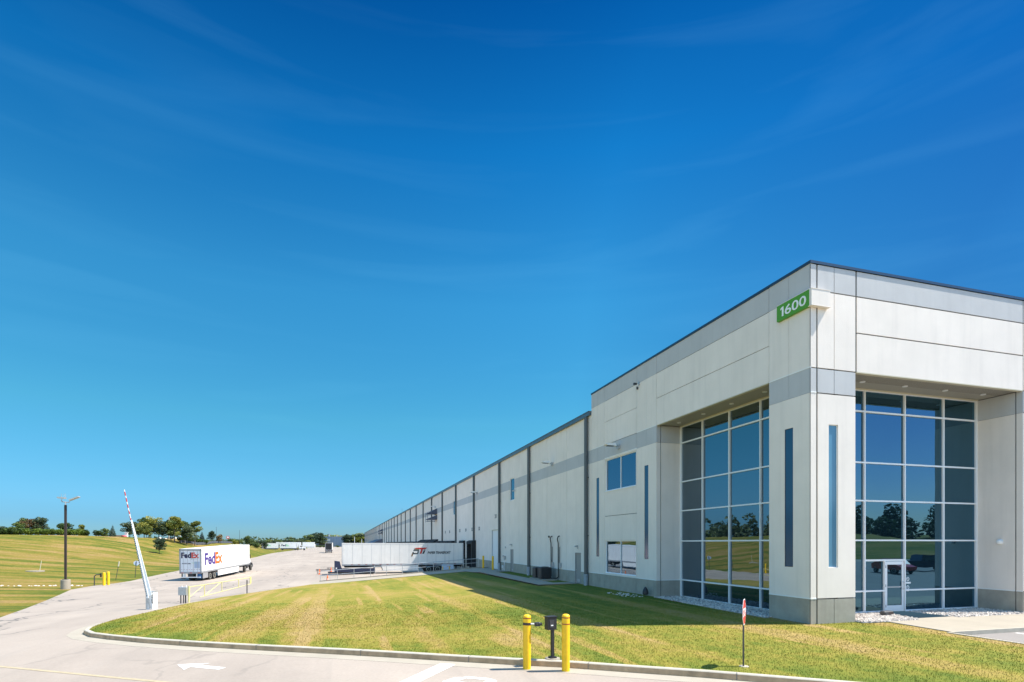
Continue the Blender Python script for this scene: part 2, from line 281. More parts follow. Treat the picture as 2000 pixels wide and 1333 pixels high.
# ---------- mesh helpers ----------
def tag(o, label, cat, group=None, kind=None):
    if label: o['label'] = label
    if cat: o['category'] = cat
    if group: o['group'] = group
    if kind: o['kind'] = kind
    return o
def thing(name, label, cat, loc=(0, 0, 0), rz=0, group=None, rot=None):
    o = bpy.data.objects.new(name, None); COL.objects.link(o); o.empty_display_size = .3
    o.location = loc; o.rotation_euler = rot if rot else (0, 0, rz); return tag(o, label, cat, group)
class M:
    def __init__(s): s.v = []; s.f = []; s.mi = []; s.T = None; s.O = Vector((0, 0, 0))
    def add(s, vs, fs, m=0):
        n = len(s.v); T = s.T
        s.v += [tuple((T@Vector(p) if T else Vector(p))-s.O) for p in vs]; s.f += [tuple(n+i for i in f) for f in fs]; s.mi += [m]*len(fs); return s
    def box(s, x0, x1, y0, y1, z0, z1, m=0):
        if x0 > x1: x0, x1 = x1, x0
        if y0 > y1: y0, y1 = y1, y0
        if z0 > z1: z0, z1 = z1, z0
        return s.add([(x, y, z) for z in (z0, z1) for y in (y0, y1) for x in (x0, x1)], [(0, 2, 3, 1), (4, 5, 7, 6), (0, 1, 5, 4), (2, 6, 7, 3), (0, 4, 6, 2), (1, 3, 7, 5)], m)
    def bbox(s, x0, x1, y0, y1, z0, z1, b=.03, m=0):   # box with chamfered vertical + top edges
        P = [(x0+b, y0), (x1-b, y0), (x1, y0+b), (x1, y1-b), (x1-b, y1), (x0+b, y1), (x0, y1-b), (x0, y0+b)]
        cx, cy = (x0+x1)/2, (y0+y1)/2; Q = [(cx+(p[0]-cx)*(1-2*b/(x1-x0)), cy+(p[1]-cy)*(1-2*b/(y1-y0))) for p in P]
        vs = [(*p, z0) for p in P]+[(*p, z1-b) for p in P]+[(*p, z1) for p in Q]
        fs = [tuple(range(7, -1, -1)), tuple(range(16, 24))]+[(i+k*8, (i+1) % 8+k*8, (i+1) % 8+8+k*8, i+8+k*8) for k in (0, 1) for i in range(8)]
        return s.add(vs, fs, m)
    def cyl(s, p0, p1, r0, r1=None, n=12, m=0, cap=True):
        r1 = r0 if r1 is None else r1; p0 = Vector(p0); p1 = Vector(p1); d = (p1-p0).normalized()
        a = d.orthogonal().normalized() if abs(d.z) < .999 else Vector((1, 0, 0)); b = d.cross(a)
        vs = [p+(a*math.cos(2*math.pi*i/n)+b*math.sin(2*math.pi*i/n))*r for p, r in ((p0, r0), (p1, r1)) for i in range(n)]
        fs = [(i, (i+1) % n, (i+1) % n+n, i+n) for i in range(n)]
        if cap: fs += [tuple(range(n-1, -1, -1)), tuple(range(n, 2*n))]
        return s.add(vs, fs, m)
    def lathe(s, prof, c=(0, 0, 0), n=20, m=0):   # prof: (r, z) from bottom to top
        vs = [(c[0]+r*math.cos(2*math.pi*i/n), c[1]+r*math.sin(2*math.pi*i/n), c[2]+z) for r, z in prof for i in range(n)]
        fs = [(k*n+i, k*n+(i+1) % n, (k+1)*n+(i+1) % n, (k+1)*n+i) for k in range(len(prof)-1) for i in range(n)]
        fs += [tuple(range(n-1, -1, -1)), tuple(range((len(prof)-1)*n, len(prof)*n))]; return s.add(vs, fs, m)
    def tube(s, pts, r, n=8, m=0):
        for a, b in zip(pts[:-1], pts[1:]): s.cyl(a, b, r, n=n, m=m)
        return s
    def prism(s, P, h0, h1, ax='z', m=0):   # polygon P extruded along axis ax between h0 and h1
        f = {'z': lambda p, h: (p[0], p[1], h), 'y': lambda p, h: (p[0], h, p[1]), 'x': lambda p, h: (h, p[0], p[1])}[ax]; n = len(P)
        vs = [f(p, h0) for p in P]+[f(p, h1) for p in P]
        return s.add(vs, [tuple(range(n-1, -1, -1)), tuple(range(n, 2*n))]+[(i, (i+1) % n, (i+1) % n+n, i+n) for i in range(n)], m)
    def build(s, name, mats, parent=None, smooth=False):
        me = bpy.data.meshes.new(name); me.from_pydata(s.v, [], s.f)
        mats = mats if isinstance(mats, (list, tuple)) else [mats]
        for q in mats: me.materials.append(q)
        me.polygons.foreach_set('material_index', s.mi)
        if smooth: me.polygons.foreach_set('use_smooth', [True]*len(s.f))
        me.update(); o = bpy.data.objects.new(name, me); COL.objects.link(o)
        if parent: o.parent = parent
        return o
def smooth_by_angle(o, a=40):
    me = o.data; me.polygons.foreach_set('use_smooth', [True]*len(me.polygons))
    try: me.set_sharp_from_angle(angle=R(a))
    except Exception: pass
    return o
def copy_tree(o, parent=None):
    c = o.copy(); COL.objects.link(c); c.parent = parent
    for ch in [x for x in bpy.data.objects if x.parent == o]: copy_tree(ch, c)
    return c
def retag(o, label):
    o['label'] = label; return o
def text_part(name, s, m, parent, T, size=1, bold=0, shear=0, width=None, ext=.004):
    """flat lettering: font outline -> thin mesh, in the plane of matrix T (x right, y up)"""
    cu = bpy.data.curves.new('t', 'FONT'); cu.body = s; cu.size = size; cu.offset = bold; cu.shear = shear; cu.extrude = ext; cu.resolution_u = 3
    ob = bpy.data.objects.new('t', cu); COL.objects.link(ob); bpy.context.view_layer.update()
    me = bpy.data.meshes.new_from_object(ob.evaluated_get(bpy.context.evaluated_depsgraph_get()))
    bpy.data.objects.remove(ob)
    xs = [v.co.x for v in me.vertices]; ys = [v.co.y for v in me.vertices]; x0, x1 = min(xs), max(xs)
    k = width/(x1-x0) if width else 1
    for v in me.vertices: v.co = T@Vector(((v.co.x-x0)*k, v.co.y, v.co.z))
    me.materials.clear(); me.materials.append(m); me.name = name
    o = bpy.data.objects.new(name, me); COL.objects.link(o)
    if parent: o.parent = parent
    return o
def frame(o, x, y):   # matrix with local x, y axes
    x = Vector(x).normalized(); y = Vector(y).normalized(); z = x.cross(y)
    return Matrix(((x.x, y.x, z.x, o[0]), (x.y, y.y, z.y, o[1]), (x.z, y.z, z.z, o[2]), (0, 0, 0, 1)))
# ---------- ground: one constrained triangulation, split into zones ----------
XA, YB = 16.08, 16.30            # planes of the long wall and of the entrance front
CURBP = [(18.8,2.2),(14,5.9),(10.24,8.85),(8.77,10.04),(7.78,10.83),(6.49,11.74),(5.15,12.73),(3.99,13.45),(2.55,14.44),(1,15.55),(-.21,16.41),(-2.54,18.06),(-4.57,19.55),(-6.32,20.95),(-7.75,22.3),(-8.74,23.41),(-9.35,24.5),(-9.66,25.65),(-9.8,27.0),(-9.8,28.4)]
def offs(P, d):
    out = []
    for i, p in enumerate(P):
        a = Vector(P[max(i-1, 0)]); b = Vector(P[min(i+1, len(P)-1)]); t = (b-a).normalized(); out.append((p[0]+t.y*d, p[1]-t.x*d))
    return out
CIN = offs(CURBP, .17); COUT = offs(CURBP, -.5)
LAWN = CIN+[(-9.5,29.6),(-9.25,31.4),(-9.05,33.8),(-8.9,37.5),(-8.3,43.1),(-7.35,47),(-5.8,53.2),(-3.4,59.3),(12.4,59.3),(13,55),(13,37.2),(XA,37.2),(XA,26.9),(15.85,26.7),(15.7,18.2),(XA,18.2),(XA,YB),(18.15,YB),(18.15,15.95),(19.25,15.9),(19,13.5),(18.8,11)]
POCKET = [(14.65,38.7),(XA,38.7),(XA,55),(14.65,55)]
WALK = [(12.4,59.3),(13,55),(13,37.2),(XA,37.2),(XA,38.7),(14.65,38.7),(14.65,55),(XA,55),(XA,59.3)]
RAMP = [(-3.4,59.3),(12.4,59.3),(XA,59.3),(XA,63.5),(-3.4,63.5)]
GRAV = [[(15.85,26.7),(15.7,18.2),(XA,18.2),(17.7,18.2),(17.7,26.9),(XA,26.9)], [(18.15,15.95),(19.25,15.9),(20.9,15.95),(21.55,18.2),(18.15,18.2),(18.15,YB)], [(22.85,18.2),(23.05,16.05),(27.05,16.05),(27.05,YB),(27.05,18.2)]]
SIDEW = [(19.25,15.9),(20.9,15.95),(21.55,18.2),(22.85,18.2),(23.05,16.05),(27.05,16.05),(27.05,YB),(80,YB),(80,13.5),(19,13.5)]
LOT = [(19,13.5),(80,13.5),(80,-38),(18.8,-8),(18.8,2.2),(18.8,11)]
GUTTER = CURBP+COUT[::-1]; CURBZ = CURBP+CIN[::-1]
BLD = [(XA,YB),(130,YB),(130,513),(XA,513)]
LEFT = EDGE+[(-2600,-45),(-2600,2600),(-34,2600)]
def rampz(x, y):
    z = np.interp(x, [-3.4, 14.6], [-1.3, 0.0]); return z
ZF = {'lawn': lawnz, 'pocket': lambda x, y: 0*x-.03, 'walk': lambda x, y: np.where(y > 55, rampz(x, y), lawnz(x, y)*.4+.012), 'ramp': rampz, 'gravel': lambda x, y: 0*x+.0, 'sidewalk': lambda x, y: 0*x-.005,
      'lot': lambda x, y: 0*x-.14, 'gutter': lambda x, y: court(x, y)+.004, 'hill': hillz, 'court': court}
def shadow_green(x, y): return np.clip((x-6.5)/4, 0, 1)*np.clip((y-17)/5, 0, 1)*1.1   # building's shadow on the lawn painted in as greener turf colour
def grid(x0, x1, y0, y1, s, hole=None):
    g = []
    for x in np.arange(x0, x1, s):
        for y in np.arange(y0, y1, s):
            if hole and hole[0] < x < hole[1] and hole[2] < y < hole[3]: continue
            g.append((x+random.uniform(-.15, .15)*s, y+random.uniform(-.15, .15)*s))
    return g
def dens(P, closed=True, s=1.5):
    out = []; n = len(P)
    for i in range(n if closed else n-1):
        a, b = P[i], P[(i+1) % n]; L = math.hypot(b[0]-a[0], b[1]-a[1]); k = max(1, min(int(L/s), 40))
        out += [(a[0]+(b[0]-a[0])*j/k, a[1]+(b[1]-a[1])*j/k) for j in range(k)]
    return out if closed else out+[P[-1]]
pts = []; edges = []; seen = {}
def addp(p):
    k = (round(p[0], 3), round(p[1], 3))
    if k not in seen: seen[k] = len(pts); pts.append(Vector(p))
    return seen[k]
def addpoly(P, closed=True, s=1.5):
    ii = [addp(p) for p in dens(P, closed, s)]
    for a, b in zip(ii, ii[1:]+([ii[0]] if closed else [])):
        if a != b: edges.append((a, b))
for P in (LAWN, WALK, RAMP, SIDEW, LOT, CURBZ, GUTTER, *GRAV): addpoly(P)
addpoly(BLD, s=12); addpoly(EDGE, False, 6); addpoly([(c[0], c[1]) for c in CREST], False, 6)
for p in grid(-12, 18, 8, 62, .9)+grid(-75, 60, -45, 150, 3.2, (-12, 18, 8, 62))+grid(-170, 130, -130, 620, 11, (-75, 60, -45, 150))+grid(-2500, 2500, -1500, 2500, 170, (-170, 130, -130, 620)): addp((float(p[0]), float(p[1])))
vo, _, fo, *_ = geometry.delaunay_2d_cdt(pts, edges, [], 0, 1e-4)
VX = np.array([v.x for v in vo]); VY = np.array([v.y for v in vo]); FA = np.array([list(f) for f in fo if len(f) == 3])
cx = VX[FA].mean(1); cy = VY[FA].mean(1); zone = np.full(len(FA), 'court', object)
zone[inpoly(LEFT, cx, cy) | (cy > 640) | (cx < -400) | (cx > 135) | (cy < -40)] = 'hill'
for P, z in ((LOT, 'lot'), (GUTTER, 'gutter'), (LAWN, 'lawn'), (WALK, 'walk'), (POCKET, 'lawn'), (RAMP, 'ramp'), (SIDEW, 'sidewalk'), (GRAV[0], 'gravel'), (GRAV[1], 'gravel'), (GRAV[2], 'gravel')): zone[inpoly(P, cx, cy)] = z
zone[inpoly(BLD, cx, cy) & (zone != 'gravel')] = 'none'; zone[inpoly(CURBZ, cx, cy)] = 'none'
def hill_all(x, y): return np.where(inpoly(LEFT, x, y) | (x < -400), hillz(x, y), court(x, y))
ZF['hill'] = hill_all
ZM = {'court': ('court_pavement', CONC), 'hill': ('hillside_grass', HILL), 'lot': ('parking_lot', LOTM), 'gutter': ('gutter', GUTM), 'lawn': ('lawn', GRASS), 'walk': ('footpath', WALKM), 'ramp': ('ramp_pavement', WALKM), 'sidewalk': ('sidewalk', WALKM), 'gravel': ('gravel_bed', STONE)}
for z, (nm, mt) in ZM.items():
    F_ = FA[zone == z]
    if not len(F_): continue
    u, inv = np.unique(F_, return_inverse=True); F_ = inv.reshape(-1, 3); zz = np.concatenate([ZF[z](VX[u][i:i+4000], VY[u][i:i+4000]) for i in range(0, len(u), 4000)])
    me = bpy.data.meshes.new(nm); me.from_pydata([(float(a), float(b), float(c)) for a, b, c in zip(VX[u], VY[u], zz)], [], F_.tolist())
    me.materials.append(mt); me.polygons.foreach_set('use_smooth', [True]*len(F_)); me.update()
    if me.polygons[0].normal.z < 0: me.flip_normals()
    if z in ('lawn', 'hill'):
        dd, _ = _sd([(*q_, 0) for q_ in (CURBP if z == 'lawn' else EDGE)], VX[u], VY[u]); at = me.attributes.new('edge', 'FLOAT', 'POINT'); at.data.foreach_set('value', np.maximum(np.clip(1.25-dd/(1.6 if z == 'lawn' else 3.), 0, 1), shadow_green(VX[u], VY[u]) if z == 'lawn' else 0).astype(np.float32))
    o = bpy.data.objects.new(nm, me); COL.objects.link(o); o['kind'] = 'structure'
# kerb: real step, face + top, fading out past the bend
def fine(P): return dens(P, False, .5)
cb = fine(CURBP); ci = offs(cb, .17); n = len(cb); mb = M()
zc = court(*np.array(cb).T); zl = lawnz(*np.array(ci).T); L = 0; vs = []
for i in range(n):
    t = min(1, max(0, (27.6-cb[i][1])/2.2)) if cb[i][0] < -9 else 1
    zt = zc[i]+.004+.15*t; a = Vector(cb[i]); b = Vector(ci[i]); e = a.lerp(b, .12)
    vs += [(a.x, a.y, zc[i]-.05), (e.x, e.y, zt-.02*t), (a.x+(b.x-a.x)*.25, a.y+(b.y-a.y)*.25, zt), (b.x, b.y, zt), (b.x, b.y, min(zl[i], zc[i])-.1)]
for i in range(n-1):
    for k in range(4): mb.add([vs[i*5+k], vs[(i+1)*5+k], vs[(i+1)*5+k+1], vs[i*5+k+1]], [(3, 2, 1, 0)], 0 if k == 0 else 1)
acc = 0
for i in range(1, n-1):   # saw cuts across the kerb every 3 m
    acc += (Vector(cb[i])-Vector(cb[i-1])).length
    if acc > 3.05:
        acc = 0; a = Vector(cb[i]); b = Vector(ci[i]); t = Vector((b-a)).orthogonal().normalized()*.008; q = a+(a-b).normalized()*.003
        mb.add([(q.x-t.x, q.y-t.y, zc[i]), (q.x+t.x, q.y+t.y, zc[i]), (q.x+t.x, q.y+t.y, zc[i]+.158), (q.x-t.x, q.y-t.y, zc[i]+.158), (b.x-t.x, b.y-t.y, zc[i]+.158), (b.x+t.x, b.y+t.y, zc[i]+.158)], [(0, 1, 2, 3), (3, 2, 5, 4)], 2)
mb.build('kerb', [CURBM, CURBT, JOINT])['kind'] = 'structure'
mb = M(); mb.box(19.0, 80, 13.42, 13.5, -.3, -.002).box(18.72, 18.83, 2.4, 13.42, -.3, -.0).box(18.95, 19.05, 13.4, 13.5, -.3, -.001)
mb.build('lot_kerb', CURBT)['kind'] = 'structure'
# retaining edge of the ramp
mb = M(); X = np.linspace(-2.7, 15.9, 13)
for a, b in zip(X[:-1], X[1:]):
    za, zb = float(rampz(a, 0))+.1, float(rampz(b, 0))+.1
    mb.add([(a, 63.4, -1.7), (b, 63.4, -1.7), (b, 63.66, -1.7), (a, 63.66, -1.7), (a, 63.4, za), (b, 63.4, zb), (b, 63.66, zb), (a, 63.66, za)], [(0, 1, 5, 4), (3, 7, 6, 2), (4, 5, 6, 7), (0, 4, 7, 3), (1, 2, 6, 5)])
tag(mb.build('retaining_wall', WALKM), 'low sloping concrete wall along the ramp beside the dock pit', 'wall')
# painted markings: thin sheets 4 mm above the court
def sheet(P, name, mt, f=court, up=.006, s=.25):
    P = dens(P, True, s); vs, _, fs, *_ = geometry.delaunay_2d_cdt([Vector(p) for p in P], [(i, (i+1) % len(P)) for i in range(len(P))], [], 1, 1e-5)
    z = f(np.array([v.x for v in vs]), np.array([v.y for v in vs])); mb = M(); mb.add([(v.x, v.y, float(q)+up) for v, q in zip(vs, z)], [tuple(q) for q in fs]); return mb.build(name, mt)
q = Vector((-.80, .60)); p = Vector((.60, .80))     # road heading and its right-hand side
def rp(o, a, b): return tuple(Vector(o)+q*a+p*b)
def lane(o, P, name, mt): k = sheet([rp(o, *t) for t in P], name, mt); k['kind'] = 'structure'; return k
lane((2.62, 13.93), [(0, .08), (0, -4.3), (.42, -4.3), (.42, .08)], 'stop_line_marking', PAINTW)
lane((-4.27, 16.75), [(0, 0), (-.75, .36), (-.62, .1), (-1.62, .06), (-1.62, -.16), (-.60, -.12), (-.75, -.42)], 'arrow_marking', PAINTW)
lane((-3.4, 14.2), [(-9, -.02), (9, -.02), (9, .1), (-9, .1)], 'yellow_line_marking', PAINTY)
lt = sheet([(21.65, 13.3), (21.65, 8.3), (21.77, 8.3), (21.77, 13.3)], 'stall_marking', PAINTW, lambda x, y: 0*x-.14); lt['kind'] = 'structure'
lt = sheet([(24.4, 13.3), (24.4, 8.3), (24.52, 8.3), (24.52, 13.3)], 'stall_marking', PAINTW, lambda x, y: 0*x-.14); lt['kind'] = 'structure'
# the word STOP, read by drivers heading away to the left; letters as stencilled bars (a along heading, b to the right)
def letter(o, bars, nm):
    for i, P in enumerate(bars): lane(o, P, nm, PAINTW)
HL = 2.3; o0 = (2.42, 12.86)   # far right corner (top right of the P)
def rect(a0, a1, b0, b1): return [(a0, b0), (a0, b1), (a1, b1), (a1, b0)]
W_, T_ = .62, .14
def Lb(k): return -(W_+.2)*k
def P_(b): return [rect(-HL, 0, b-W_, b-W_+T_), [(-.02, b-W_+T_+.02), (-.3, b-W_+T_+.02), (-.38, b-T_-.02), (-.22, b-.10), (-.1, b-.16)], [(-.25, b-.09), (-.40, b), (-.85, b), (-1.0, b-.06), (-.86, b-T_-.02), (-.40, b-T_-.02)], [(-.90, b-W_+T_+.02), (-1.2, b-W_+T_+.02), (-1.12, b-.14), (-1.02, b-.08), (-.88, b-T_-.02)]]
def O_(b): return [[(-.3, b-W_), (-HL+.3, b-W_), (-HL+.3, b-W_+T_), (-.3, b-W_+T_)], rect(-HL+.3, -.3, b-T_, b), [(-.26, b-W_+.02), (0, b-W_+.14), (0, b-.14), (-.26, b-.02), (-.26, b-T_), (-.24, b-W_+T_)], [(-HL+.26, b-W_+.02), (-HL, b-W_+.14), (-HL, b-.14), (-HL+.26, b-.02), (-HL+.26, b-T_), (-HL+.26, b-W_+T_)]]
def T__(b): return [rect(-.28, 0, b-W_, b), rect(-HL, -.30, b-W_/2-T_/2, b-W_/2+T_/2)]
def S_(b): return [rect(-.28, 0, b-W_+.08, b-.02), rect(-1.0, -.30, b-W_, b-W_+T_), rect(-1.28, -1.02, b-W_+.04, b-.04), rect(-2.0, -1.30, b-T_, b), rect(-HL, -2.02, b-W_+.02, b-.08)]
for k, fn in enumerate((P_, O_, T__, S_)): letter(o0, fn(Lb(k)), 'stop_word_marking')
# lawn blades near the camera: real little triangles
def blades(N, dmin, dmax, h0, h1, w):
    X = np.random.uniform(-14, 24, N*6); Y = np.random.uniform(6, 60, N*6); d = .2848*X+.9586*Y; r = .9586*X-.2848*Y
    keep = (inpoly(LAWN, X, Y) | inpoly(POCKET, X, Y)) & (d > dmin) & (d < dmax) & (abs(r/d) < 1.0) & (np.random.rand(N*6) < (dmin+4)/(d+4)*np.clip((dmax-d)/(dmax-dmin)*1.6, 0, 1)); X = X[keep][:N]; Y = Y[keep][:N]; n = len(X)
    Z = np.concatenate([lawnz(X[i:i+8000], Y[i:i+8000]) for i in range(0, n, 8000)]); dd = .2848*X+.9586*Y
    a = np.random.rand(n)*6.283; h = np.random.uniform(h0, h1, n); ww = w*(dd/12); lean = np.random.uniform(0, .6, n)*h; la = np.random.rand(n)*6.283
    V = np.empty((n, 3, 3)); V[:, 0] = np.stack([X-np.cos(a)*ww, Y-np.sin(a)*ww, Z-.01], 1); V[:, 1] = np.stack([X+np.cos(a)*ww, Y+np.sin(a)*ww, Z-.01], 1); V[:, 2] = np.stack([X+np.cos(la)*lean, Y+np.sin(la)*lean, Z+h], 1)
    return V.reshape(-1, 3)
V = np.concatenate([blades(170000, 9, 26, .018, .048, .0065), blades(60000, 20, 34, .018, .045, .007)])
me = bpy.data.meshes.new('grass'); me.vertices.add(len(V)); me.vertices.foreach_set('co', V.ravel()); nf = len(V)//3
me.loops.add(nf*3); me.loops.foreach_set('vertex_index', np.arange(nf*3)); me.polygons.add(nf); me.polygons.foreach_set('loop_start', np.arange(0, nf*3, 3)); me.polygons.foreach_set('loop_total', np.full(nf, 3)); me.update(calc_edges=True)
dd, _ = _sd([(*q_, 0) for q_ in CURBP], V[:, 0], V[:, 1]); at = me.attributes.new('edge', 'FLOAT', 'POINT'); at.data.foreach_set('value', np.maximum(np.clip(1.25-dd/1.6, 0, 1), shadow_green(V[:, 0], V[:, 1])).astype(np.float32))
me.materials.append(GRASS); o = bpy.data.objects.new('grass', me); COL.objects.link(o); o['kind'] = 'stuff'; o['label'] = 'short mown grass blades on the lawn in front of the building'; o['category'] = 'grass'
# ---------- the warehouse ----------
WH = thing('warehouse', 'very long white concrete warehouse with grey bands and tall glazed corner entrance', 'warehouse', (XA, YB, 0))
ORG_ = Vector((XA, YB, 0))
def MW(): m = M(); m.O = ORG_; return m
WM = [WHITE, DADO, BAND, JOINT, REVEAL, TRIM]
def cells(mb, plane, p, us, zs, skip, matz, depth=.035, side=1):
    """flat panel made of cells; side walls only at its outline and at holes. plane 'X': normal -X at x=p, u=Y; 'Y': normal -Y at y=p, u=X; 'Z' for jambs facing +-"""
    def P(u, d, z):
        return (p+d*side, u, z) if plane == 'X' else (u, p+d*side, z)
    for i in range(len(us)-1):
        for k in range(len(zs)-1):
            a, b, c, e = us[i], us[i+1], zs[k], zs[k+1]
            hole = lambda ii, kk: ii < 0 or kk < 0 or ii >= len(us)-1 or kk >= len(zs)-1 or any(h[0] <= (us[ii]+us[ii+1])/2 <= h[1] and h[2] <= (zs[kk]+zs[kk+1])/2 <= h[3] for h in skip)
            if hole(i, k): continue
            m = matz((c+e)/2); mb.add([P(a, 0, c), P(b, 0, c), P(b, 0, e), P(a, 0, e)], [(0, 1, 2, 3)], m)
            D = lambda ii, kk: .14 if 0 <= ii < len(us)-1 and 0 <= kk < len(zs)-1 else depth
            if hole(i-1, k): mb.add([P(a, 0, c), P(a, D(i-1, k), c), P(a, D(i-1, k), e), P(a, 0, e)], [(0, 1, 2, 3)], m)
            if hole(i+1, k): mb.add([P(b, 0, c), P(b, D(i+1, k), c), P(b, D(i+1, k), e), P(b, 0, e)], [(0, 1, 2, 3)], m)
            if hole(i, k-1): mb.add([P(a, 0, c), P(a, D(i, k-1), c), P(b, D(i, k-1), c), P(b, 0, c)], [(0, 1, 2, 3)], m)
            if hole(i, k+1): mb.add([P(a, 0, e), P(a, D(i, k+1), e), P(b, D(i, k+1), e), P(b, 0, e)], [(0, 1, 2, 3)], m)
def mz(z, top=13.0): return 1 if z < .87 else 2 if 8.34 < z < 9.24 or z > 12.05 else 0
def panel(mb, plane, p, u0, u1, z0, z1, holes=(), g=.014, zg=.014, side=1, mzf=mz):
    us = sorted({u0+g, u1-g, *[h[0] for h in holes], *[h[1] for h in holes]}); zz = [z for z in (.87, 8.34, 9.24) if z0 < z < z1]
    zs = sorted({z0+(zg if z0 > 0 else 0), z1-zg, *zz, *[h[2] for h in holes], *[h[3] for h in holes]})
    cells(mb, plane, p, us, zs, holes, mzf, side=side)
    for z in zz:   # pale reveal ledge between paints
        if any(h[2] <= z <= h[3] for h in holes): continue
        a, b = (p-.010, p+.002) if side == 1 else (p-.002, p+.010)
        if plane == 'X': mb.box(a, b, u0+g, u1-g, z-.004, z+.04, 4)
        else: mb.box(u0+g, u1-g, a, b, z-.004, z+.04, 4)
B0 = -.6
# tall corner block, side wall (normal -X)
mb = MW()
SL = (2.0, 7.23)
for a, b, h in ((YB, 17.34, [(17.13, 17.34, *SL)]), (17.34, 18.37, [(17.34, 17.55, *SL)])):
    for z0, z1 in ((B0, 8.34), (8.34, 12.05), (12.05, 13.0)):
        panel(mb, 'X', XA, a, b, z0, z1, h if z0 == B0 else [], zg=.004, g=.006)
for z0, z1 in ((9.24, 10.7), (10.7, 12.05), (12.05, 13.0)): panel(mb, 'X', XA, 18.37, 26.76, z0, z1, zg=.012 if z0 > 10 else .014)
SLITS = [(17.13, 17.55), (27.6, 28.02), (33.88, 34.3)]
for a, b, h in ((26.76, 27.81, [(27.6, 27.81, *SL)]), (27.81, 28.87, [(27.81, 28.02, *SL)]), (33.06, 34.09, [(33.88, 34.09, *SL)]), (34.09, 35.1, [(34.09, 34.3, *SL)])):
    for z0, z1 in ((B0, 8.34), (8.34, 12.05), (12.05, 13.0)): panel(mb, 'X', XA, a, b, z0, z1, h if z0 == B0 else [], zg=.004, g=.006)
WINS = [(28.98, 32.95, .98, 3.05), (28.98, 32.95, 6.22, 8.24)]
panel(mb, 'X', XA, 28.87, 33.06, B0, 4.62, [WINS[0]]); panel(mb, 'X', XA, 28.87, 33.06, 4.62, 9.24, [WINS[1]])
for z0, z1 in ((9.24, 10.7), (10.7, 12.05), (12.05, 13.0)): panel(mb, 'X', XA, 28.87, 33.06, z0, z1, zg=.01)
# entrance front (normal -Y); the corner strip is the end of the side panel
panel(mb, 'Y', YB, XA-.0, 16.33, B0, 9.24, g=.0, zg=.02); panel(mb, 'Y', YB, XA, 16.33, 9.24, 12.05, g=0, zg=.02); panel(mb, 'Y', YB, XA, 16.33, 12.05, 13.0, g=0, zg=.02)
FS = (16.90, 17.33)
for a, b, h in ((16.39, 17.15, [(16.90, 17.15, *SL)]), (17.15, 18.15, [(17.15, 17.33, *SL)])):
    for z0, z1 in ((B0, .87), (.87, 8.34), (8.34, 9.24), (9.24, 12.05), (12.05, 13.0)): panel(mb, 'Y', YB, a, b, z0, z1, h if z0 == .87 else [], zg=.022, g=.012)
for z0, z1 in ((9.24, 10.7), (10.7, 12.05), (12.05, 13.0)): panel(mb, 'Y', YB, 18.21, 27.03, z0, z1, zg=.024, g=.004)
for a, b in ((27.07, 28.1), (28.1, 29.2), (29.2, 33.2), (33.2, 37.4), (37.4, 41.6), (41.6, 45.8)):
    for z0, z1 in ((B0, .87), (.87, 8.34), (8.34, 9.24), (9.24, 12.05), (12.05, 13.0)): panel(mb, 'Y', YB, a, b, z0, z1, zg=.02, g=.012)
# jambs of the two glazed recesses
def jamb_x(x, y0, y1, side): # face normal -X*side
    panel(mb, 'X', x, y0, y1, B0, 8.34, side=side, zg=.01); panel(mb, 'X', x, y0, y1, 8.34, 9.24, side=side, zg=.002)
jamb_x(27.05, 16.58, 18.16, 1); jamb_x(27.05, YB, 16.56, 1); jamb_x(18.15, YB+.05, 18.16, -1)
def jamb_y(y, x0, x1, side):
    panel(mb, 'Y', y, x0, x1, B0, 8.34, side=side, zg=.01); panel(mb, 'Y', y, x0, x1, 8.34, 9.24, side=side, zg=.002)
jamb_y(26.76, XA+.27, 17.66, 1); jamb_y(26.76, XA+.02, XA+.25, 1); jamb_y(18.37, XA+.02, 17.66, -1)
# backing behind all joints
bk = 3
mb.box(XA+.035, XA+.3, YB+.3, 18.34, B0, 9.2, bk).box(XA+.035, XA+.3, 26.8, 35.08, B0, .97, bk).box(XA+.035, XA+.3, YB+.3, 35.08, 9.27, 12.98, bk)
mb.box(XA+.145, XA+.3, 26.8, 35.08, .98, 9.26, bk).box(XA+.036, XA+.14, 28.84, 28.93, .98, 9.2, bk).box(XA+.036, XA+.14, 33.0, 33.4, .98, 9.2, bk)
mb.box(XA+.036, XA+.3, YB+.035, YB+.3, B0, 12.98, bk).box(16.381, 18.12, YB+.145, YB+.3, B0, 9.2, bk).box(16.382, 18.14, YB+.036, YB+.3, 9.28, 12.97, bk).box(16.382, 16.87, YB+.036, YB+.3, B0, 9.27, bk).box(17.36, 18.11, YB+.036, YB+.3, B0, 9.27, bk)
mb.box(18.14, 27.06, YB+.036, YB+.3, 9.275, 12.975, bk).box(27.1, 45.7, YB+.036, YB+.3, B0, 12.97, bk).box(27.09, 27.3, YB+.3, 18.2, B0, 9.2, bk)
# far end of the tall block and its roof deck
mb.box(XA+.04, 45.7, 34.9, 35.1, 9.5, 13.0, 0).box(XA+.3, 45.6, YB+.3, 35.0, 12.4, 12.6, 3).box(45.6, 45.8, YB+.3, 35.1, B0, 13.0, 0)
mb.build('wall', WM, WH)
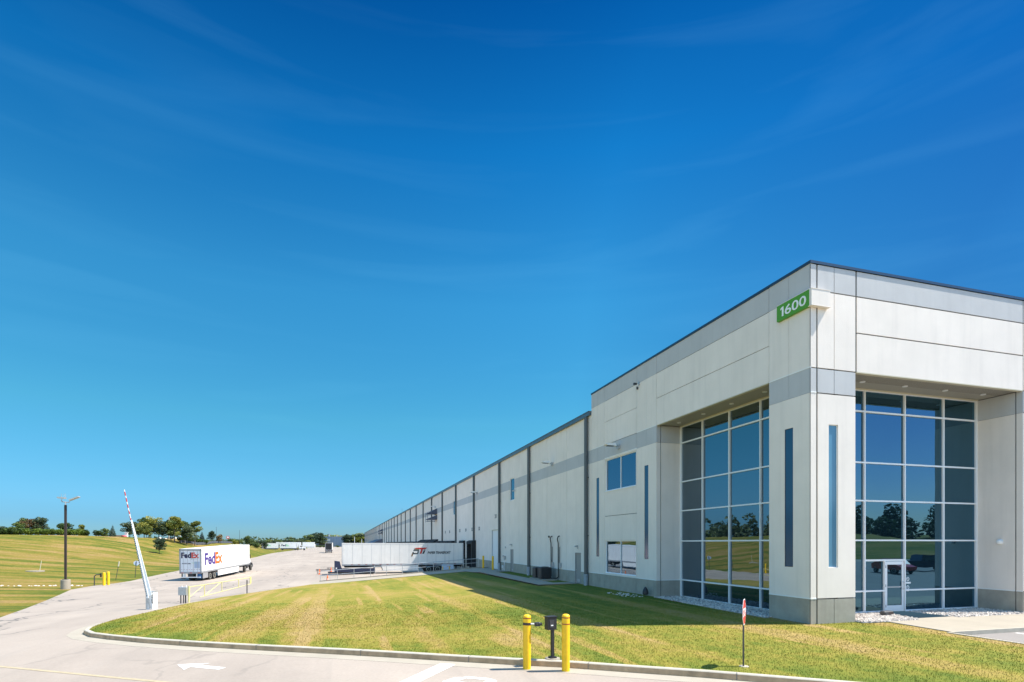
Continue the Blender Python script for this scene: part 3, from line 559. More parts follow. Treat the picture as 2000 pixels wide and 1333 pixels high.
# soffits with planks, recessed downlights
def soffit(x0, x1, y0, y1, ax):
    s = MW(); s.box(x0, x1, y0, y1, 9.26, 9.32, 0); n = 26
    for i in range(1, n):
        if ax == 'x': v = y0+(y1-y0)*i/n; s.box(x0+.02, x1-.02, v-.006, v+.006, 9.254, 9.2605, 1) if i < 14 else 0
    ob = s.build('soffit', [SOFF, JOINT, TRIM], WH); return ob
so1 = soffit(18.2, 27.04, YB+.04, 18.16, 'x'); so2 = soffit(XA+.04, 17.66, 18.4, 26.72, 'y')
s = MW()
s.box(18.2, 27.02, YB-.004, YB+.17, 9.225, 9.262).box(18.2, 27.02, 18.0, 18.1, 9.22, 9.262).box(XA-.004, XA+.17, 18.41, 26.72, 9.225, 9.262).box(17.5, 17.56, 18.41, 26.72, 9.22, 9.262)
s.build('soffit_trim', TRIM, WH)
for x, y in ((19.5, 17.2), (21.7, 17.2), (23.9, 17.2), (26.1, 17.2), (16.85, 19.5), (16.85, 21.6), (16.85, 23.7), (16.85, 25.8)):
    s = MW(); s.lathe([(.10, 0), (.10, .03), (.07, .035)], (x, y, 9.222), 16); l = s.build('downlight', ALU, WH)
# slit windows
def slit(plane, a, b):
    g = MW(); f = MW()
    if plane == 'X': g.box(XA+.020, XA+.032, a+.02, b-.02, SL[0]+.02, SL[1]-.02); f.box(XA+.014, XA+.034, a, a+.02, *SL).box(XA+.014, XA+.034, b-.02, b, *SL).box(XA+.0145, XA+.034, a, b, SL[0], SL[0]+.02).box(XA+.0145, XA+.034, a, b, SL[1]-.02, SL[1])
    else: g.box(a+.02, b-.02, YB+.06, YB+.09, SL[0]+.02, SL[1]-.02); f.box(a, a+.02, YB+.05, YB+.1, *SL).box(b-.02, b, YB+.05, YB+.1, *SL).box(a, b, YB+.05, YB+.1, SL[0], SL[0]+.02).box(a, b, YB+.05, YB+.1, SL[1]-.02, SL[1])
    w = g.build('window', GLASSL if plane == 'Y' else GLASSD, WH); w['label'] = 'narrow tall slit window'; f.build('frame', BLACK if plane == 'X' else ALU, w)
for a, b in SLITS: slit('X', a, b)
slit('Y', *FS)
# office windows on the side wall
for y0, y1, z0, z1 in WINS:
    g = MW(); g.box(XA+.10, XA+.12, y0+.04, y1-.04, z0+.04, z1-.04); w = g.build('window', GLASSW, WH); f = MW(); ym = (y0+y1)/2
    for a, b in ((y0, y0+.06), (ym-.035, ym+.035), (y1-.06, y1)): f.box(XA+.06, XA+.14, a, b, z0, z1)
    f.box(XA+.055, XA+.141, y0, y1, z0, z0+.06).box(XA+.055, XA+.141, y0, y1, z1-.05, z1)
    f.build('frame', ALU, w); s = MW(); s.box(XA-.03, XA+.13, y0, y1, z0-.03, z0+.01); s.build('sill', ALU, w)
# curtain walls
ZS = [0.0, .90, 3.01, 4.65, 6.23, 8.34, 9.22]; XM = [18.2, 20.6, 22.79, 25.02, 27.0]; YM = [18.42, 20.6, 22.7, 24.8, 26.7]
DX0, DX1, DZ = 21.70, 22.72, 2.17
g = MW()
for i in range(4):
    for k in range(6):
        x0, x1, z0, z1 = XM[i], XM[i+1], ZS[k], ZS[k+1]
        if i == 1 and k == 0: g.box(x0+.03, DX0-.03, 18.13, 18.15, .04, .87); continue
        if i == 1 and k == 1: g.box(x0+.03, DX0-.03, 18.13, 18.15, .93, DZ-.03).box(x0+.03, x1-.03, 18.13, 18.15, DZ+.03, z1-.03); continue
        g.box(x0+.03, x1-.03, 18.13, 18.15, z0+.03, z1-.03)
CW1 = g.build('window', GLASSF, WH); CW1['label'] = 'tall glazed front window wall around the entrance door'
f = MW(); d0, d1 = 18.05, 18.16; w = .032
for x in XM: f.box(x-w, x+w, d0, d1, .02, 9.22)
f.box(DX0-.05, DX0, d0, d1, .02, DZ)
for k, z in enumerate(ZS):
    if k == 0: f.box(XM[0], DX0, d0+.003, d1, 0, .06).box(XM[2], XM[4], d0+.003, d1, 0, .06)
    elif k == 1: f.box(XM[0], DX0, d0+.003, d1, z-w, z+w).box(XM[2], XM[4], d0+.003, d1, z-w, z+w)
    else: f.box(XM[0], XM[4], d0+.003, d1, z-w, z+w)
f.box(XM[1], XM[2], d0+.004, d1, DZ-.03, DZ+.045).box(18.16, 18.2, d0-.003, d1, 0, 9.25).box(27.0, 27.045, d0-.003, d1, 0, 9.25)
f.build('frame', ALU, CW1)
g = MW()
for i in range(4):
    for k in range(6): g.box(17.62, 17.64, YM[i]+.03, YM[i+1]-.03, ZS[k]+.03, ZS[k+1]-.03)
CW2 = g.build('window', GLASS, WH); CW2['label'] = 'tall glazed side window wall facing the lawn'
f = MW(); d0, d1 = 17.54, 17.65
for y in YM: f.box(d0, d1, y-w, y+w, .02, 9.22)
for k, z in enumerate(ZS): f.box(d0+.003, d1, YM[0], YM[4], max(z-w, 0), z+w)
f.box(d0-.003, d1, 26.7, 26.755, 0, 9.25); f.build('frame', ALU, CW2)
# entrance door
d = MW(); x0, x1 = DX0+.015, DX1-.01
d.box(x0, x0+.09, 18.06, 18.12, .02, DZ-.05).box(x1-.09, x1, 18.06, 18.12, .02, DZ-.05).box(x0+.09, x1-.09, 18.062, 18.118, .02, .27).box(x0+.09, x1-.09, 18.062, 18.118, DZ-.18, DZ-.05)
DO = d.build('door', ALU, WH); DO['label'] = 'white framed glass entrance door'
g = MW(); g.box(x0+.09, x1-.09, 18.085, 18.095, .27, DZ-.18); g.build('pane', GLASSF, DO)
h = MW(); h.tube([(x1-.045, 18.06, .95), (x1-.045, 18.0, .95), (x1-.045, 18.0, 1.25), (x1-.045, 18.06, 1.25)], .014, 8); h.build('handle', GALV, DO)
h = MW(); [h.box(x0-.012, x0+.012, 18.045, 18.062, z, z+.11) for z in (.2, 1.05, 1.85)]; h.build('hinge', DKST, DO)
h = MW(); h.box(x0+.1, x1-.1, 18.05, 18.085, 1.02, 1.07); h.build('push_bar', GALV, DO)
# vinyl notices on the glass beside the door
def disc_mark(z, nm):
    m = MW(); T = frame((23.03, 18.128, z), (1, 0, 0), (0, 0, 1)); m.T = T; n = 20
    vs = [(math.cos(2*math.pi*i/n)*r, math.sin(2*math.pi*i/n)*r*1.05, 0) for r in (.085, .06) for i in range(n)]; m.add(vs, [(i, (i+1) % n, (i+1) % n+n, i+n) for i in range(n)])
    m.add([(-.05, .04, .001), (-.04, .052, .001), (.05, -.04, .001), (.04, -.052, .001)], [(0, 1, 2, 3)]); m.add([(-.02, -.02, .001), (.025, -.02, .001), (.025, .03, .001), (-.02, .03, .001)], [(0, 1, 2, 3)]); return m
m = disc_mark(1.36, 'a'); m.T = frame((23.03, 18.128, 1.2), (1, 0, 0), (0, 0, 1)); m.prism([(-.16, -.035), (.16, -.035), (.16, .035), (-.16, .035)], 0, .001)
m2 = disc_mark(1.0, 'b'); off = len(m.v); m.v += m2.v; m.f += [tuple(i+off for i in f_) for f_ in m2.f]; m.mi += m2.mi
m.prism([(-.06, -.36), (.06, -.36), (.06, -.33), (-.06, -.33)], 0, .001); m.build('door_notice', SWHITE, CW1)
# copings
c = MW(); c.box(XA-.035, XA+.22, YB-.035, 35.12, 13.0, 13.10).box(XA+.22, 45.83, YB-.035, YB+.22, 13.0, 13.10).box(XA+.22, 45.83, 34.95, 35.14, 13.001, 13.10)
c.build('coping', COPE, WH)
# long low wing: panels between downspouts
SP = [48.25, 58.4]+[71.2+12.42*i for i in range(36)]; YE = 513.
mb = MW(); TOP = 11.62; js = [35.1, 39.6, 43.9]+[48.25, 51.6, 55.1]+[58.4, 62.66, 66.9]
y = 71.2
while y < YE-2: js.append(y); y += 4.14
js.append(YE)
DOOR1, DOOR2, ODOOR = (36.86, 37.92), (53.6, 54.66), (58.85, 62.25)
holes = {0: [(36.86, 37.92, B0, 2.2)], 4: [(53.05, 54.9, 7.2, 9.6)], 5: [], 6: [(ODOOR[0], ODOOR[1], B0, 4.4)]}
WW = [(0, DOOR1[0], DOOR1[1], B0, 2.2)]
HO = [(36.86, 37.92, B0, 2.2), (53.3, 54.9, 7.22, 9.42), (53.6, 54.66, B0, 2.27), (58.85, 62.25, B0, 4.4)]
for yw in [84.9+49.7*k for k in range(8)]: HO.append((yw, yw+1.5, 7.25, 9.4))
def mzl(z): return 1 if z < .87 else 2 if 8.34 < z < 9.24 else 0
for a, b in zip(js[:-1], js[1:]):
    hh = [h for h in HO if h[0] < b and h[1] > a]; hh = [(max(h[0], a+.014), min(h[1], b-.014), h[2], h[3]) for h in hh]
    bot = B0 if a < 63.4 else -1.7
    zz = [z for z in (.87, 8.34, 9.24)]; us = sorted({a+.014, b-.014, *[h[0] for h in hh], *[h[1] for h in hh]}); zs = sorted({bot, TOP, *zz, *[h[2] for h in hh if h[2] > bot], *[h[3] for h in hh]})
    cells(mb, 'X', XA, us, zs, hh, mzl)
    blk = [h for h in hh if h[2] <= .87 <= h[3]]
    segs = [(a+.014, b-.014)] if not blk else [(a+.014, blk[0][0]), (blk[0][1], b-.014)]
    for s0, s1 in segs:
        if s1-s0 > .05: mb.box(XA-.010, XA+.002, s0, s1, .866, .91, 4)
mb.box(XA+.15, XA+.4, 35.11, YE, -1.7, 11.6, 3).box(XA+.036, XA+.149, 35.11, 36.8, B0, 11.6, 3).box(XA+.036, XA+.149, 63, 84, -1.7, 11.6, 3).box(XA+.036, XA+.149, 38, 53, B0, 11.6, 3)
mb.box(XA+.4, 130, 35.2, YE, 11.2, 11.45, 3).box(XA+.05, 130, YE-.3, YE+.0, -1.7, 11.6, 0)
mb.build('wall', WM, WH)['label'] = 'long white wall with a grey band and dark downspouts'
g = MW(); g.box(XA-.17, XA+.02, 35.14, YE, 11.62, 11.86).box(XA-.20, XA+.25, 35.14, YE, 11.86, 11.92); g.build('gutter', GUTT, WH)
for y in [35.6]+SP:
    s = MW(); x = XA-.18
    if y < 60: s.lathe([(.135, .75), (.13, 1.0), (.13, 11.6)], (x, y, 0), 14)
    else: s.box(x-.05, XA-.012, y-.16, y+.16, -1.2 if y > 63 else .7, 11.61)
    o = s.build('downspout', SPOUT, WH, smooth=False)
    if y < 60:
        smooth_by_angle(o); s = MW(); s.lathe([(.145, B0), (.145, .3), (.17, .31), (.17, .4), (.15, .41), (.15, .6), (.175, .61), (.175, .72), (.15, .74)], (x, y, 0), 14); smooth_by_angle(s.build('pipe_boot', BOOT, o))
        s = MW(); s.box(XA-.2, XA-.012, y-.15, y+.15, 3.4, 3.44).box(XA-.2, XA-.012, y-.15, y+.15, 7.4, 7.44); s.build('bracket', SPOUT, o)
for h in HO[1:2]+HO[4:]:
    g = MW(); g.box(XA+.10, XA+.12, h[0]+.04, h[1]-.04, h[2]+.04, h[3]-.04); w_ = g.build('window', GLASS, WH); f = MW()
    f.box(XA+.05, XA+.13, h[0], h[0]+.05, h[2], h[3]).box(XA+.05, XA+.13, h[1]-.05, h[1], h[2], h[3]).box(XA+.05, XA+.131, h[0], h[1], h[2], h[2]+.05).box(XA+.05, XA+.131, h[0], h[1], h[3]-.05, h[3])
    f.build('frame', ALU, w_)
for a, b, top in ((36.86, 37.92, 2.2), (53.6, 54.66, 2.27)):
    d = MW(); d.box(XA+.05, XA+.09, a+.05, b-.05, -.02, top-.06); dd = d.build('door', DOORM, WH); f = MW()
    f.box(XA-.004, XA+.12, a, a+.05, -.02, top).box(XA-.004, XA+.12, b-.05, b, -.02, top).box(XA-.005, XA+.12, a, b, top-.06, top); f.build('frame', DOORM, dd)
    h = MW(); h.box(XA+.01, XA+.05, b-.2, b-.12, .93, 1.0); h.build('handle', GALV, dd); h = MW(); h.box(XA+.04, XA+.05, a+.3, b-.3, .1, .3); h.build('kick_plate', GALV, dd)
# grade-level overhead door
d = MW()
for i in range(8): d.box(XA+.07, XA+.11, 58.88, 62.2, i*.55-.02, i*.55+.53)
d.box(XA+.1, XA+.13, 58.86, 62.24, -.3, 4.39, 1); dd = d.build('overhead_door', [mat('overhead_door_white', (.72, .73, .73), .5), JOINT], WH)
f = MW(); f.box(XA-.01, XA+.13, 62.05, 62.25, -.1, 4.4).box(XA-.012, XA+.13, 58.85, 62.25, 4.32, 4.41, 1).box(XA-.01, XA+.13, 58.85, 58.95, -.1, 4.32); f.build('frame', [BAND, TRIM], dd)
# dock doors with black foam seals
docks = [72.0, 78.5]+[84.1+12.42*k+o for k in range(12) for o in (2.4, 6.2, 10.0)]
for i, y in enumerate(docks):
    deep = 1.0 if i in (6, 7, 8, 9, 10, 11) else .55
    deep = .3 if i == 1 else deep
    s = MW(); s.box(XA-deep, XA-.012, y-1.65+.25*(i == 1), y-1.25, -.2, 3.0).box(XA-deep, XA-.012, y+1.25, y+1.65, -.2, 3.0)
    s.prism([(XA-.012, 2.75), (XA-deep-.03, 2.75), (XA-deep-.03, 3.1), (XA-.25, 3.25+.25*(deep > .9)), (XA-.012, 3.25+.35*(deep > .9))], y-1.66+.25*(i == 1), y+1.66, 'y'); sl_ = s.build('dock_seal', RUBBER, WH)
    s = MW(); s.box(XA-.03, XA-.002, y-1.25, y+1.25, -.05, 2.76, 0); s.build('dock_door', SPOUT, sl_)
    s = MW(); s.box(XA-.3, XA-.012, y-1.15, y-.9, -.5, -.1).box(XA-.3, XA-.012, y+.9, y+1.15, -.5, -.1); s.build('bumper', RUBBER, sl_)
# stencilled dock numbers
num = [('201', 60.5, 5.68), ('202', 68.56, 4.5), ('203', 72.7, 4.5), ('204', 76.7, 4.5), ('205', 81.0, 4.5), ('206', 89.4, 4.5), ('207', 93.4, 4.5)]
for s_, y, z in num:
    t_ = text_part('dock_number', s_, SPOUT, WH, Matrix.Translation(-ORG_)@frame((XA-.006, y+.42, z), (0, -1, 0), (0, 0, 1)), size=.62, bold=.012, width=.84)
# steel louvre hoods high on the wall
def hood(y, x1=1.8):
    s = MW(); L = 2.6
    for z0 in (8.22, 7.2):
        s.prism([(XA-.012, z0), (XA-x1, z0), (XA-x1, z0+.1), (XA-.012, z0+1.02 if z0 > 8 else z0+.82)], y, y+L, 'y')
    for yy in (y+.05, y+L-.05): s.box(XA-x1+.02, XA-x1+.09, yy-.04, yy+.04, 6.75, 8.5).box(XA-x1+.05, XA-.012, yy-.03, yy+.03, 6.9, 6.96)
    s.build('louver_hood', mat('blue_grey_sheet', (.09, .10, .14), .5, .3, var=.1), WH)
hood(102.2); hood(262.0)
s = MW(); s.prism([(XA-.012, 2.4), (XA-5.2, 2.4), (XA-5.2, 2.75), (XA-.012, 4.8)], 262, 330, 'y'); s.build('canopy', mat('grey_canopy_sheet', (.13, .13, .16), .6, var=.1), WH)
s = MW(); s.box(XA+3, XA+3.1, 150, 150.1, 11.4, 13.2).box(XA+2, XA+2.06, 190, 190.1, 11.4, 14.4).box(XA+6, XA+6.06, 275, 275.2, 11.4, 16).box(XA+1, XA+1.8, 218, 219, 11.4, 12.6); s.build('roof_vent', SPOUT, WH)
# ---------- address sign, wall lamps, small things on the building ----------
t = thing('address_sign', 'green sign box with white 1600 lettering wrapped round the top corner', 'sign', (XA, YB, 11.4))
m = M(); m.box(-.12, -.003, -.06, 1.52, .02, .62); m.build('sign_panel', GREEN, t)
m = M(); m.box(-.121, .72, -.165, -.061, .03, .61, 0).box(-.121, .73, -.175, -.004, .61, .63, 0).box(-.121, .73, -.175, -.004, .012, .03, 0).box(.70, .72, -.061, -.004, .03, .61); m.box(-.121, .0, -.06, 1.52, .621, .64); m.build('sign_box', WHITE, t)
m = M(); m.T = frame((-.125, 1.31, .14), (0, -1, 0), (0, 0, 1)); m.prism([(.06, 0), (.14, 0), (.14, .36), (.07, .36), (-.01, .31), (-.01, .25), (.06, .29)], -.006, .006); m.build('lettering', SWHITE, t); text_part('lettering', '600', SWHITE, t, frame((-.125, 1.10, .14), (0, -1, 0), (0, 0, 1)), size=.50, bold=.004, width=1.02, ext=.006)
def wall_lamp(y, z, label, s=1):
    t = thing('wall_lamp', label, 'wall light', (XA, y, z), group='floodlights on the long wall')
    m = M(); m.box(-.16, -.012, -.09, .09, -.12, .12).cyl((-.14, 0, .02), (-.34, 0, .06), .035); m.build('bracket', GALV, t)
    m = M(); m.prism([(-.30, .02), (-.92, .05), (-.98, .10), (-.80, .19), (-.34, .20)], -.20, .20, 'y'); m.build('lamp_housing', ALU, t)
    m = M(); m.box(-.85, -.40, -.15, .15, .015, .03); m.build('lens', TINT, t); return t
wall_lamp(31.0, 8.78, 'small floodlight on the wall above the upper office window'); wall_lamp(42.5, 9.3, 'floodlight nearest the corner on the low wing, above the condensers')
wall_lamp(69.5, 9.25, 'floodlight beside the downspout above the first dock door'); wall_lamp(104.0, 9.6, 'floodlight just above the steel louver hood')
t = thing('wall_lamp', 'small round white bulkhead light on the entrance side wall', 'wall light', (27.05, 17.15, 2.95))
m = M(); m.T = Matrix.Rotation(R(-90), 4, 'Y'); m.lathe([(.12, 0.002), (.12, .05), (.10, .10), (.05, .13)], n=18); m.build('lamp_body', ALU, t, smooth=False)
m = M(); m.T = Matrix.Rotation(R(-90), 4, 'Y'); m.lathe([(.085, .105), (.07, .135), (.03, .15)], n=16); m.build('lens', SWHITE, t)
t = thing('security_camera', 'tiny camera bracket high on the wall below the parapet', 'camera', (XA, 28.6, 12.0))
m = M(); m.box(-.03, -.002, -.06, .06, -.1, .1).cyl((-.03, 0, 0), (-.22, 0, -.02), .02); m.build('bracket', GALV, t)
m = M(); m.box(-.36, -.18, -.05, .05, -.09, .02).box(-.1, -.01, .1, .16, -.3, -.15); m.build('camera_body', DKST, t)
t = thing('wall_camera', 'small dome camera beside the lone window of the low wing', 'camera', (XA, 52.9, 8.1)); m = M(); m.box(-.25, -.003, -.05, .05, -.03, .03).lathe([(.09, -.12), (.11, -.03)], (-.25, 0, 0), 12); m.build('camera_body', GALV, t)
def door_lamp(y, z, lab):
    t = thing('door_light', lab, 'wall light', (XA, y, z), group='small lights over the side doors'); m = M(); m.box(-.05, -.003, -.06, .06, -.15, .12).prism([(-.05, -.02), (-.28, .0), (-.26, .08), (-.05, .12)], -.05, .05, 'y'); m.build('lamp_body', GALV, t)
door_lamp(37.4, 2.62, 'small light over the grey side door nearest the glazed corner'); door_lamp(54.1, 2.68, 'small light over the further grey side door')
# pipes, condensers, gas meter, hose box
for y, lab in ((42.6, 'insulated black pipe run up the wall to a bent top, left one'), (41.0, 'insulated black pipe run up the wall to a bent top, right one')):
    t = thing('refrigerant_pipe', lab, 'pipe', (XA, y, 0), group='pipes from the condensers')
    m = M(); m.tube([(-.02, 0, 3.45), (-.14, 0, 3.40), (-.20, 0, 3.2), (-.13, 0, 2.9), (-.11, 0, .25), (-.16, .25, .12), (-.55, .45, .12)], .045, 8).tube([(-.05, -.12, 2.6), (-.09, -.12, 1.0)], .022, 6); m.build('pipe', BLACK, t)
    m = M(); m.box(-.16, -.003, -.42, -.18, .95, 1.35); m.build('disconnect_box', GALV, t)
t = thing('round_vent', 'small dark capped opening on the wall beside the pipes', 'vent', (XA, 43.3, 3.4)); m = M(); m.cyl((-.10, 0, 0), (-.003, 0, .03), .08); m.build('cap', BLACK, t)
def condenser(x, y, lab, s=1):
    t = thing('condenser', lab, 'condenser', (x, y, .05), group='condensers on the concrete pad')
    m = M(); m.bbox(-.40*s, .40*s, -.40*s, .40*s, .03, .84*s, .05); [m.box(-.41*s, .41*s, -.36*s, .36*s, .08+.05*i, .095+.05*i) for i in range(14)]; m.build('casing', BLACK, t)
    m = M(); m.lathe([(.33*s, .84*s), (.33*s, .87*s), (.05, .90*s)], n=16); m.build('fan_grille', DKST, t)
condenser(15.25, 43.7, 'narrow black condenser unit, the further of the pair'); condenser(15.2, 42.1, 'larger black condenser unit, the nearer of the pair', 1.1)
m = M(); m.box(14.72, 15.85, 40.9, 44.4, -.15, .05); tag(m.build('condenser_pad', WALKM), 'concrete pad under the two black condensers', 'pad')
t = thing('gas_meter', 'small white riser pipe and meter beside the overhead door', 'gas meter', (XA, 56.4, 0))
m = M(); m.tube([(-.15, 0, 0), (-.15, 0, 1.5)], .025).tube([(-.15, .9, .25), (-.15, .9, .5), (-.15, .5, .5), (-.15, .5, 0)], .04); m.build('pipe', ALU, t)
m = M(); m.box(-.22, -.05, -.1, .1, 1.15, 1.55).box(-.12, -.01, .6, .95, 1.45, 1.6).cyl((-.08, .0, 2.45), (-.01, 0, 2.45), .09); m.build('meter_box', GALV, t)
m = M(); m.box(-.14, -.02, 2.2, 2.5, .1, .45); m.build('valve', BLACK, t)
t = thing('hose_bib_cover', 'black bell shaped cover on a stem low on the wall by the glazed corner', 'fixture', (XA-.35, 27.3, -.05))
m = M(); m.lathe([(.01, 0), (.012, .1)], n=8); m.build('stem', DKST, t); m = M(); m.lathe([(.12, .12), (.16, .16), (.16, .28), (.13, .40), (.05, .52), (.01, .56)], n=14); smooth_by_angle(m.build('cover', BLACK, t))
t = thing('splash_block', 'pale stones spread below the black bell shaped cover', 'stones', (15.0, 28.6, -.04)); m = M()
for i in range(60): x, y = random.uniform(-.4, .7), random.uniform(-1.4, 1.6); r_ = random.uniform(.03, .07); m.lathe([(r_*.6, -.02), (r_, .01), (r_*.5, r_*.8)], (x, y, 0), 6)
m.build('stone', STONE, t)
# loose river stones in the gravel beds (countless)
m = M()
for gp, cnt in ((GRAV[0], 1500), (GRAV[1], 1500), (GRAV[2], 1200)):
    xs = [p_[0] for p_ in gp]; ys = [p_[1] for p_ in gp]; k = 0
    while k < cnt:
        x, y = random.uniform(min(xs), max(xs)), random.uniform(min(ys), max(ys))
        if not inpoly(gp, np.array([x]), np.array([y]))[0]: continue
        k += 1; r_ = random.uniform(.025, .06); a = random.random()*6; n = 5
        vs = [(x+math.cos(a+2*math.pi*i/n)*r_*random.uniform(.7, 1.2), y+math.sin(a+2*math.pi*i/n)*r_*random.uniform(.7, 1.2), -.005) for i in range(n)]; vs += [(x+(v_[0]-x)*.6, y+(v_[1]-y)*.6, r_*.75) for v_ in vs]
        m.add(vs, [(i, (i+1) % n, (i+1) % n+n, i+n) for i in range(n)]+[tuple(range(n, 2*n))])
o = m.build('gravel', STONE); o['kind'] = 'stuff'; o['label'] = 'pale river stones in beds along the glazed walls'; o['category'] = 'gravel'
t = thing('door_mat_roll', 'dark grey box lying on the gravel beside the entrance door', 'box', (20.85, 17.3, .0), R(10)); m = M(); m.bbox(-.28, .28, -.12, .12, .0, .17, .03); m.build('box_body', DKST, t); m = M(); m.box(-.05, .26, -.125, -.119, .05, .13); m.build('front_panel', BRONZE, t)
# ---------- foreground bollards, reader, stop sign ----------
def bollard(x, y, z, h, lab, group, bands=True, r=.095):
    t = thing('bollard', lab, 'bollard', (x, y, z), group=group)
    m = M(); m.lathe([(r, 0), (r, h-.06), (r*.98, h-.03), (r*.82, h-.008), (r*.45, h+.008)], n=24); smooth_by_angle(m.build('sleeve', YELLOW, t), 50)
    if bands:
        for zz in (h-.085, h-.235): m = M(); m.lathe([(r+.0025, zz), (r+.0025, zz+.022)], n=24); m.build('reflective_band', DKRED, t)
    return t
G1 = 'yellow bollards guarding the card reader'
def cz(x, y): return float(court(x, y)[0])
b1 = bollard(4.22, 12.93, cz(4.22, 12.93), 1.31, 'yellow bollard with a small black camera clamped to it, left of the card reader', G1)
bollard(5.03, 12.43, cz(5.03, 12.43), 1.35, 'yellow bollard with two dark bands and nothing on it, right of the card reader', G1)
t = thing('bollard_camera', 'small black camera clamped to the left yellow bollard', 'camera', (4.22, 12.93, cz(4.22, 12.93)+1.1)); m = M(); m.cyl((.08, -.05, 0), (.19, -.09, 0), .018); m.build('bracket', ALU, t)
m = M(); m.T = Matrix.Translation((.24, -.1, 0))@Matrix.Rotation(R(-20), 4, 'Z'); m.bbox(-.08, .07, -.045, .045, -.055, .04, .02).cyl((.05, 0, -.005), (.11, 0, -.005), .03); m.build('camera_body', BLACK, t); m = M(); m.T = Matrix.Translation((.24, -.1, 0))@Matrix.Rotation(R(-20), 4, 'Z'); m.cyl((-.01, -.046, 0), (-.01, -.052, 0), .02); m.build('lens', TINT, t)
m = M(); m.lathe([(.101, -.03), (.101, .03)], (0, 0, 0), 20); m.build('clamp', BRONZE, t)
t = thing('card_reader', 'black card reader box on a slim black post between two yellow bollards', 'card reader', (4.97, 13.17, -.03), R(10))
m = M(); m.box(-.035, .035, -.035, .035, .05, 1.1).box(-.08, .08, -.08, .08, .05, .085); m.build('post', BLACK, t)
m = M(); m.lathe([(.2, -.06), (.19, .05)], (.0, 0, 0), 20); m.build('footing', WALKM, t)
m = M(); m.bbox(-.22, .035, -.16, .02, .78, 1.1, .012); m.build('reader_box', BLACK, t)
m = M(); m.box(-.17, -.05, -.168, -.160, .84, 1.03); m.build('keypad', DKST, t); m = M(); m.box(-.14, -.08, -.174, -.168, .88, .905); m.build('card_slot', SWHITE, t)
m = M(); m.box(-.235, .05, -.175, .03, 1.095, 1.112); m.build('hood', BLACK, t)
a_ = math.atan2(-.711, .703)
t = thing('stop_sign', 'small red octagonal STOP sign on a dark post, seen almost edge on', 'stop sign', (8.98, 11.07, -.02), a_)
m = M(); m.box(-.03, .002, -.028, .028, 0, 1.02).box(-.018, .0, -.018, .018, 1.0, 1.5); m.build('post', DKST, t); m = M(); m.lathe([(.13, -.03), (.11, .03)], n=14); m.build('footing', CURBT, t)
def octa(r, x0, x1, z): return [(r*math.cos(R(22.5+45*i)), z+r*math.sin(R(22.5+45*i))) for i in range(8)]
m = M(); m.prism(octa(.325, 0, 0, 1.30), .003, .006, 'x'); m.build('sign_border', SWHITE, t); m = M(); m.prism(octa(.305, 0, 0, 1.30), .006, .008, 'x'); p_ = m.build('sign_face', RED, t)
text_part('lettering', 'STOP', SWHITE, t, frame((.0085, -.24, 1.20), (0, 1, 0), (0, 0, 1)), size=.27, bold=.006, width=.48, ext=.001)
m = M(); m.prism(octa(.325, 0, 0, 1.30), .0, .003, 'x'); m.build('sign_back', GALV, t)
# ---------- barrier gate, control box, swing gate ----------
gx, gy = -10.14, 34.9; gzz = cz(gx, gy)
t = thing('barrier_gate', 'white barrier cabinet with a raised striped arm ending in red and white', 'barrier gate', (gx, gy, gzz), R(-20))
m = M(); m.bbox(-.19, .21, -.20, .20, 0, .95, .02); m.build('cabinet', TW, t); m = M(); m.box(-.185, -.10, -.215, -.199, .05, .90).box(-.20, .22, -.21, .21, .95, .975); m.build('door_panel', GALV, t)
m = M(); m.prism([(-.10, .62), (.02, .55), (.14, .12), (.02, .06)], -.25, -.215, 'y'); m.build('arm_bracket', GALV, t)
text_part('lettering', 'STOP', DKST, t, frame((.13, -.204, .82), (0, 0, -1), (1, 0, 0)), size=.12, bold=.004, width=.5)
top = Vector((-1.36, -.27, 6.5)); bot = Vector((-.02, -.27, .62)); u = (top-bot).normalized(); L = (top-bot).length; sd = Vector((u.z, 0, -u.x))
m = M()
def seg(m, a, b, w0, w1, off=0, th=.03, mi=0, y=-.27):
    A, B = bot+u*a, bot+u*b; P = [A-sd*w0/2+sd*off, A+sd*w0/2+sd*off, B+sd*w1/2+sd*off, B-sd*w1/2+sd*off]; m.prism([(p.x, p.z) for p in P], y-th/2, y+th/2, 'y', mi)
seg(m, 0, L*.70, .125, .06); seg(m, L*.70, L, .045, .035, th=.025); ar = m.build('arm', SWHITE, t)
m = M()
for i in range(36):
    a0 = .1+i*(L*.69/36); A, B = bot+u*a0-u*0-sd*.045, bot+u*(a0+.09)+sd*.0; m.prism([((A-sd*.015).x, (A-sd*.015).z), ((A+u*.06-sd*.015).x, (A+u*.06-sd*.015).z), ((A+u*.10+sd*.05).x, (A+u*.10+sd*.05).z), ((A+u*.04+sd*.05).x, (A+u*.04+sd*.05).z)], -.2875, -.2852, 'y')
m.build('black_stripe', BLACK, ar)
m = M()
for i in range(5): a0 = L*.72+i*L*.056; seg(m, a0, a0+L*.036, .048, .038, th=.030)
m.build('red_stripe', RED, ar)
m = M(); P = [bot+sd*.07+u*.1, bot+sd*.24+u*.1, bot+sd*.05+u*L*.72, bot+sd*.03+u*L*.72]; m.prism([(p.x, p.z) for p in P], -.25, -.23, 'y'); m.build('arm_stiffener', SWHITE, t)
t = thing('control_box', 'grey electrical box on three short pipes beside the kerb', 'electrical box', (-9.75, 39.4, cz(-9.75, 39.4)), R(-15))
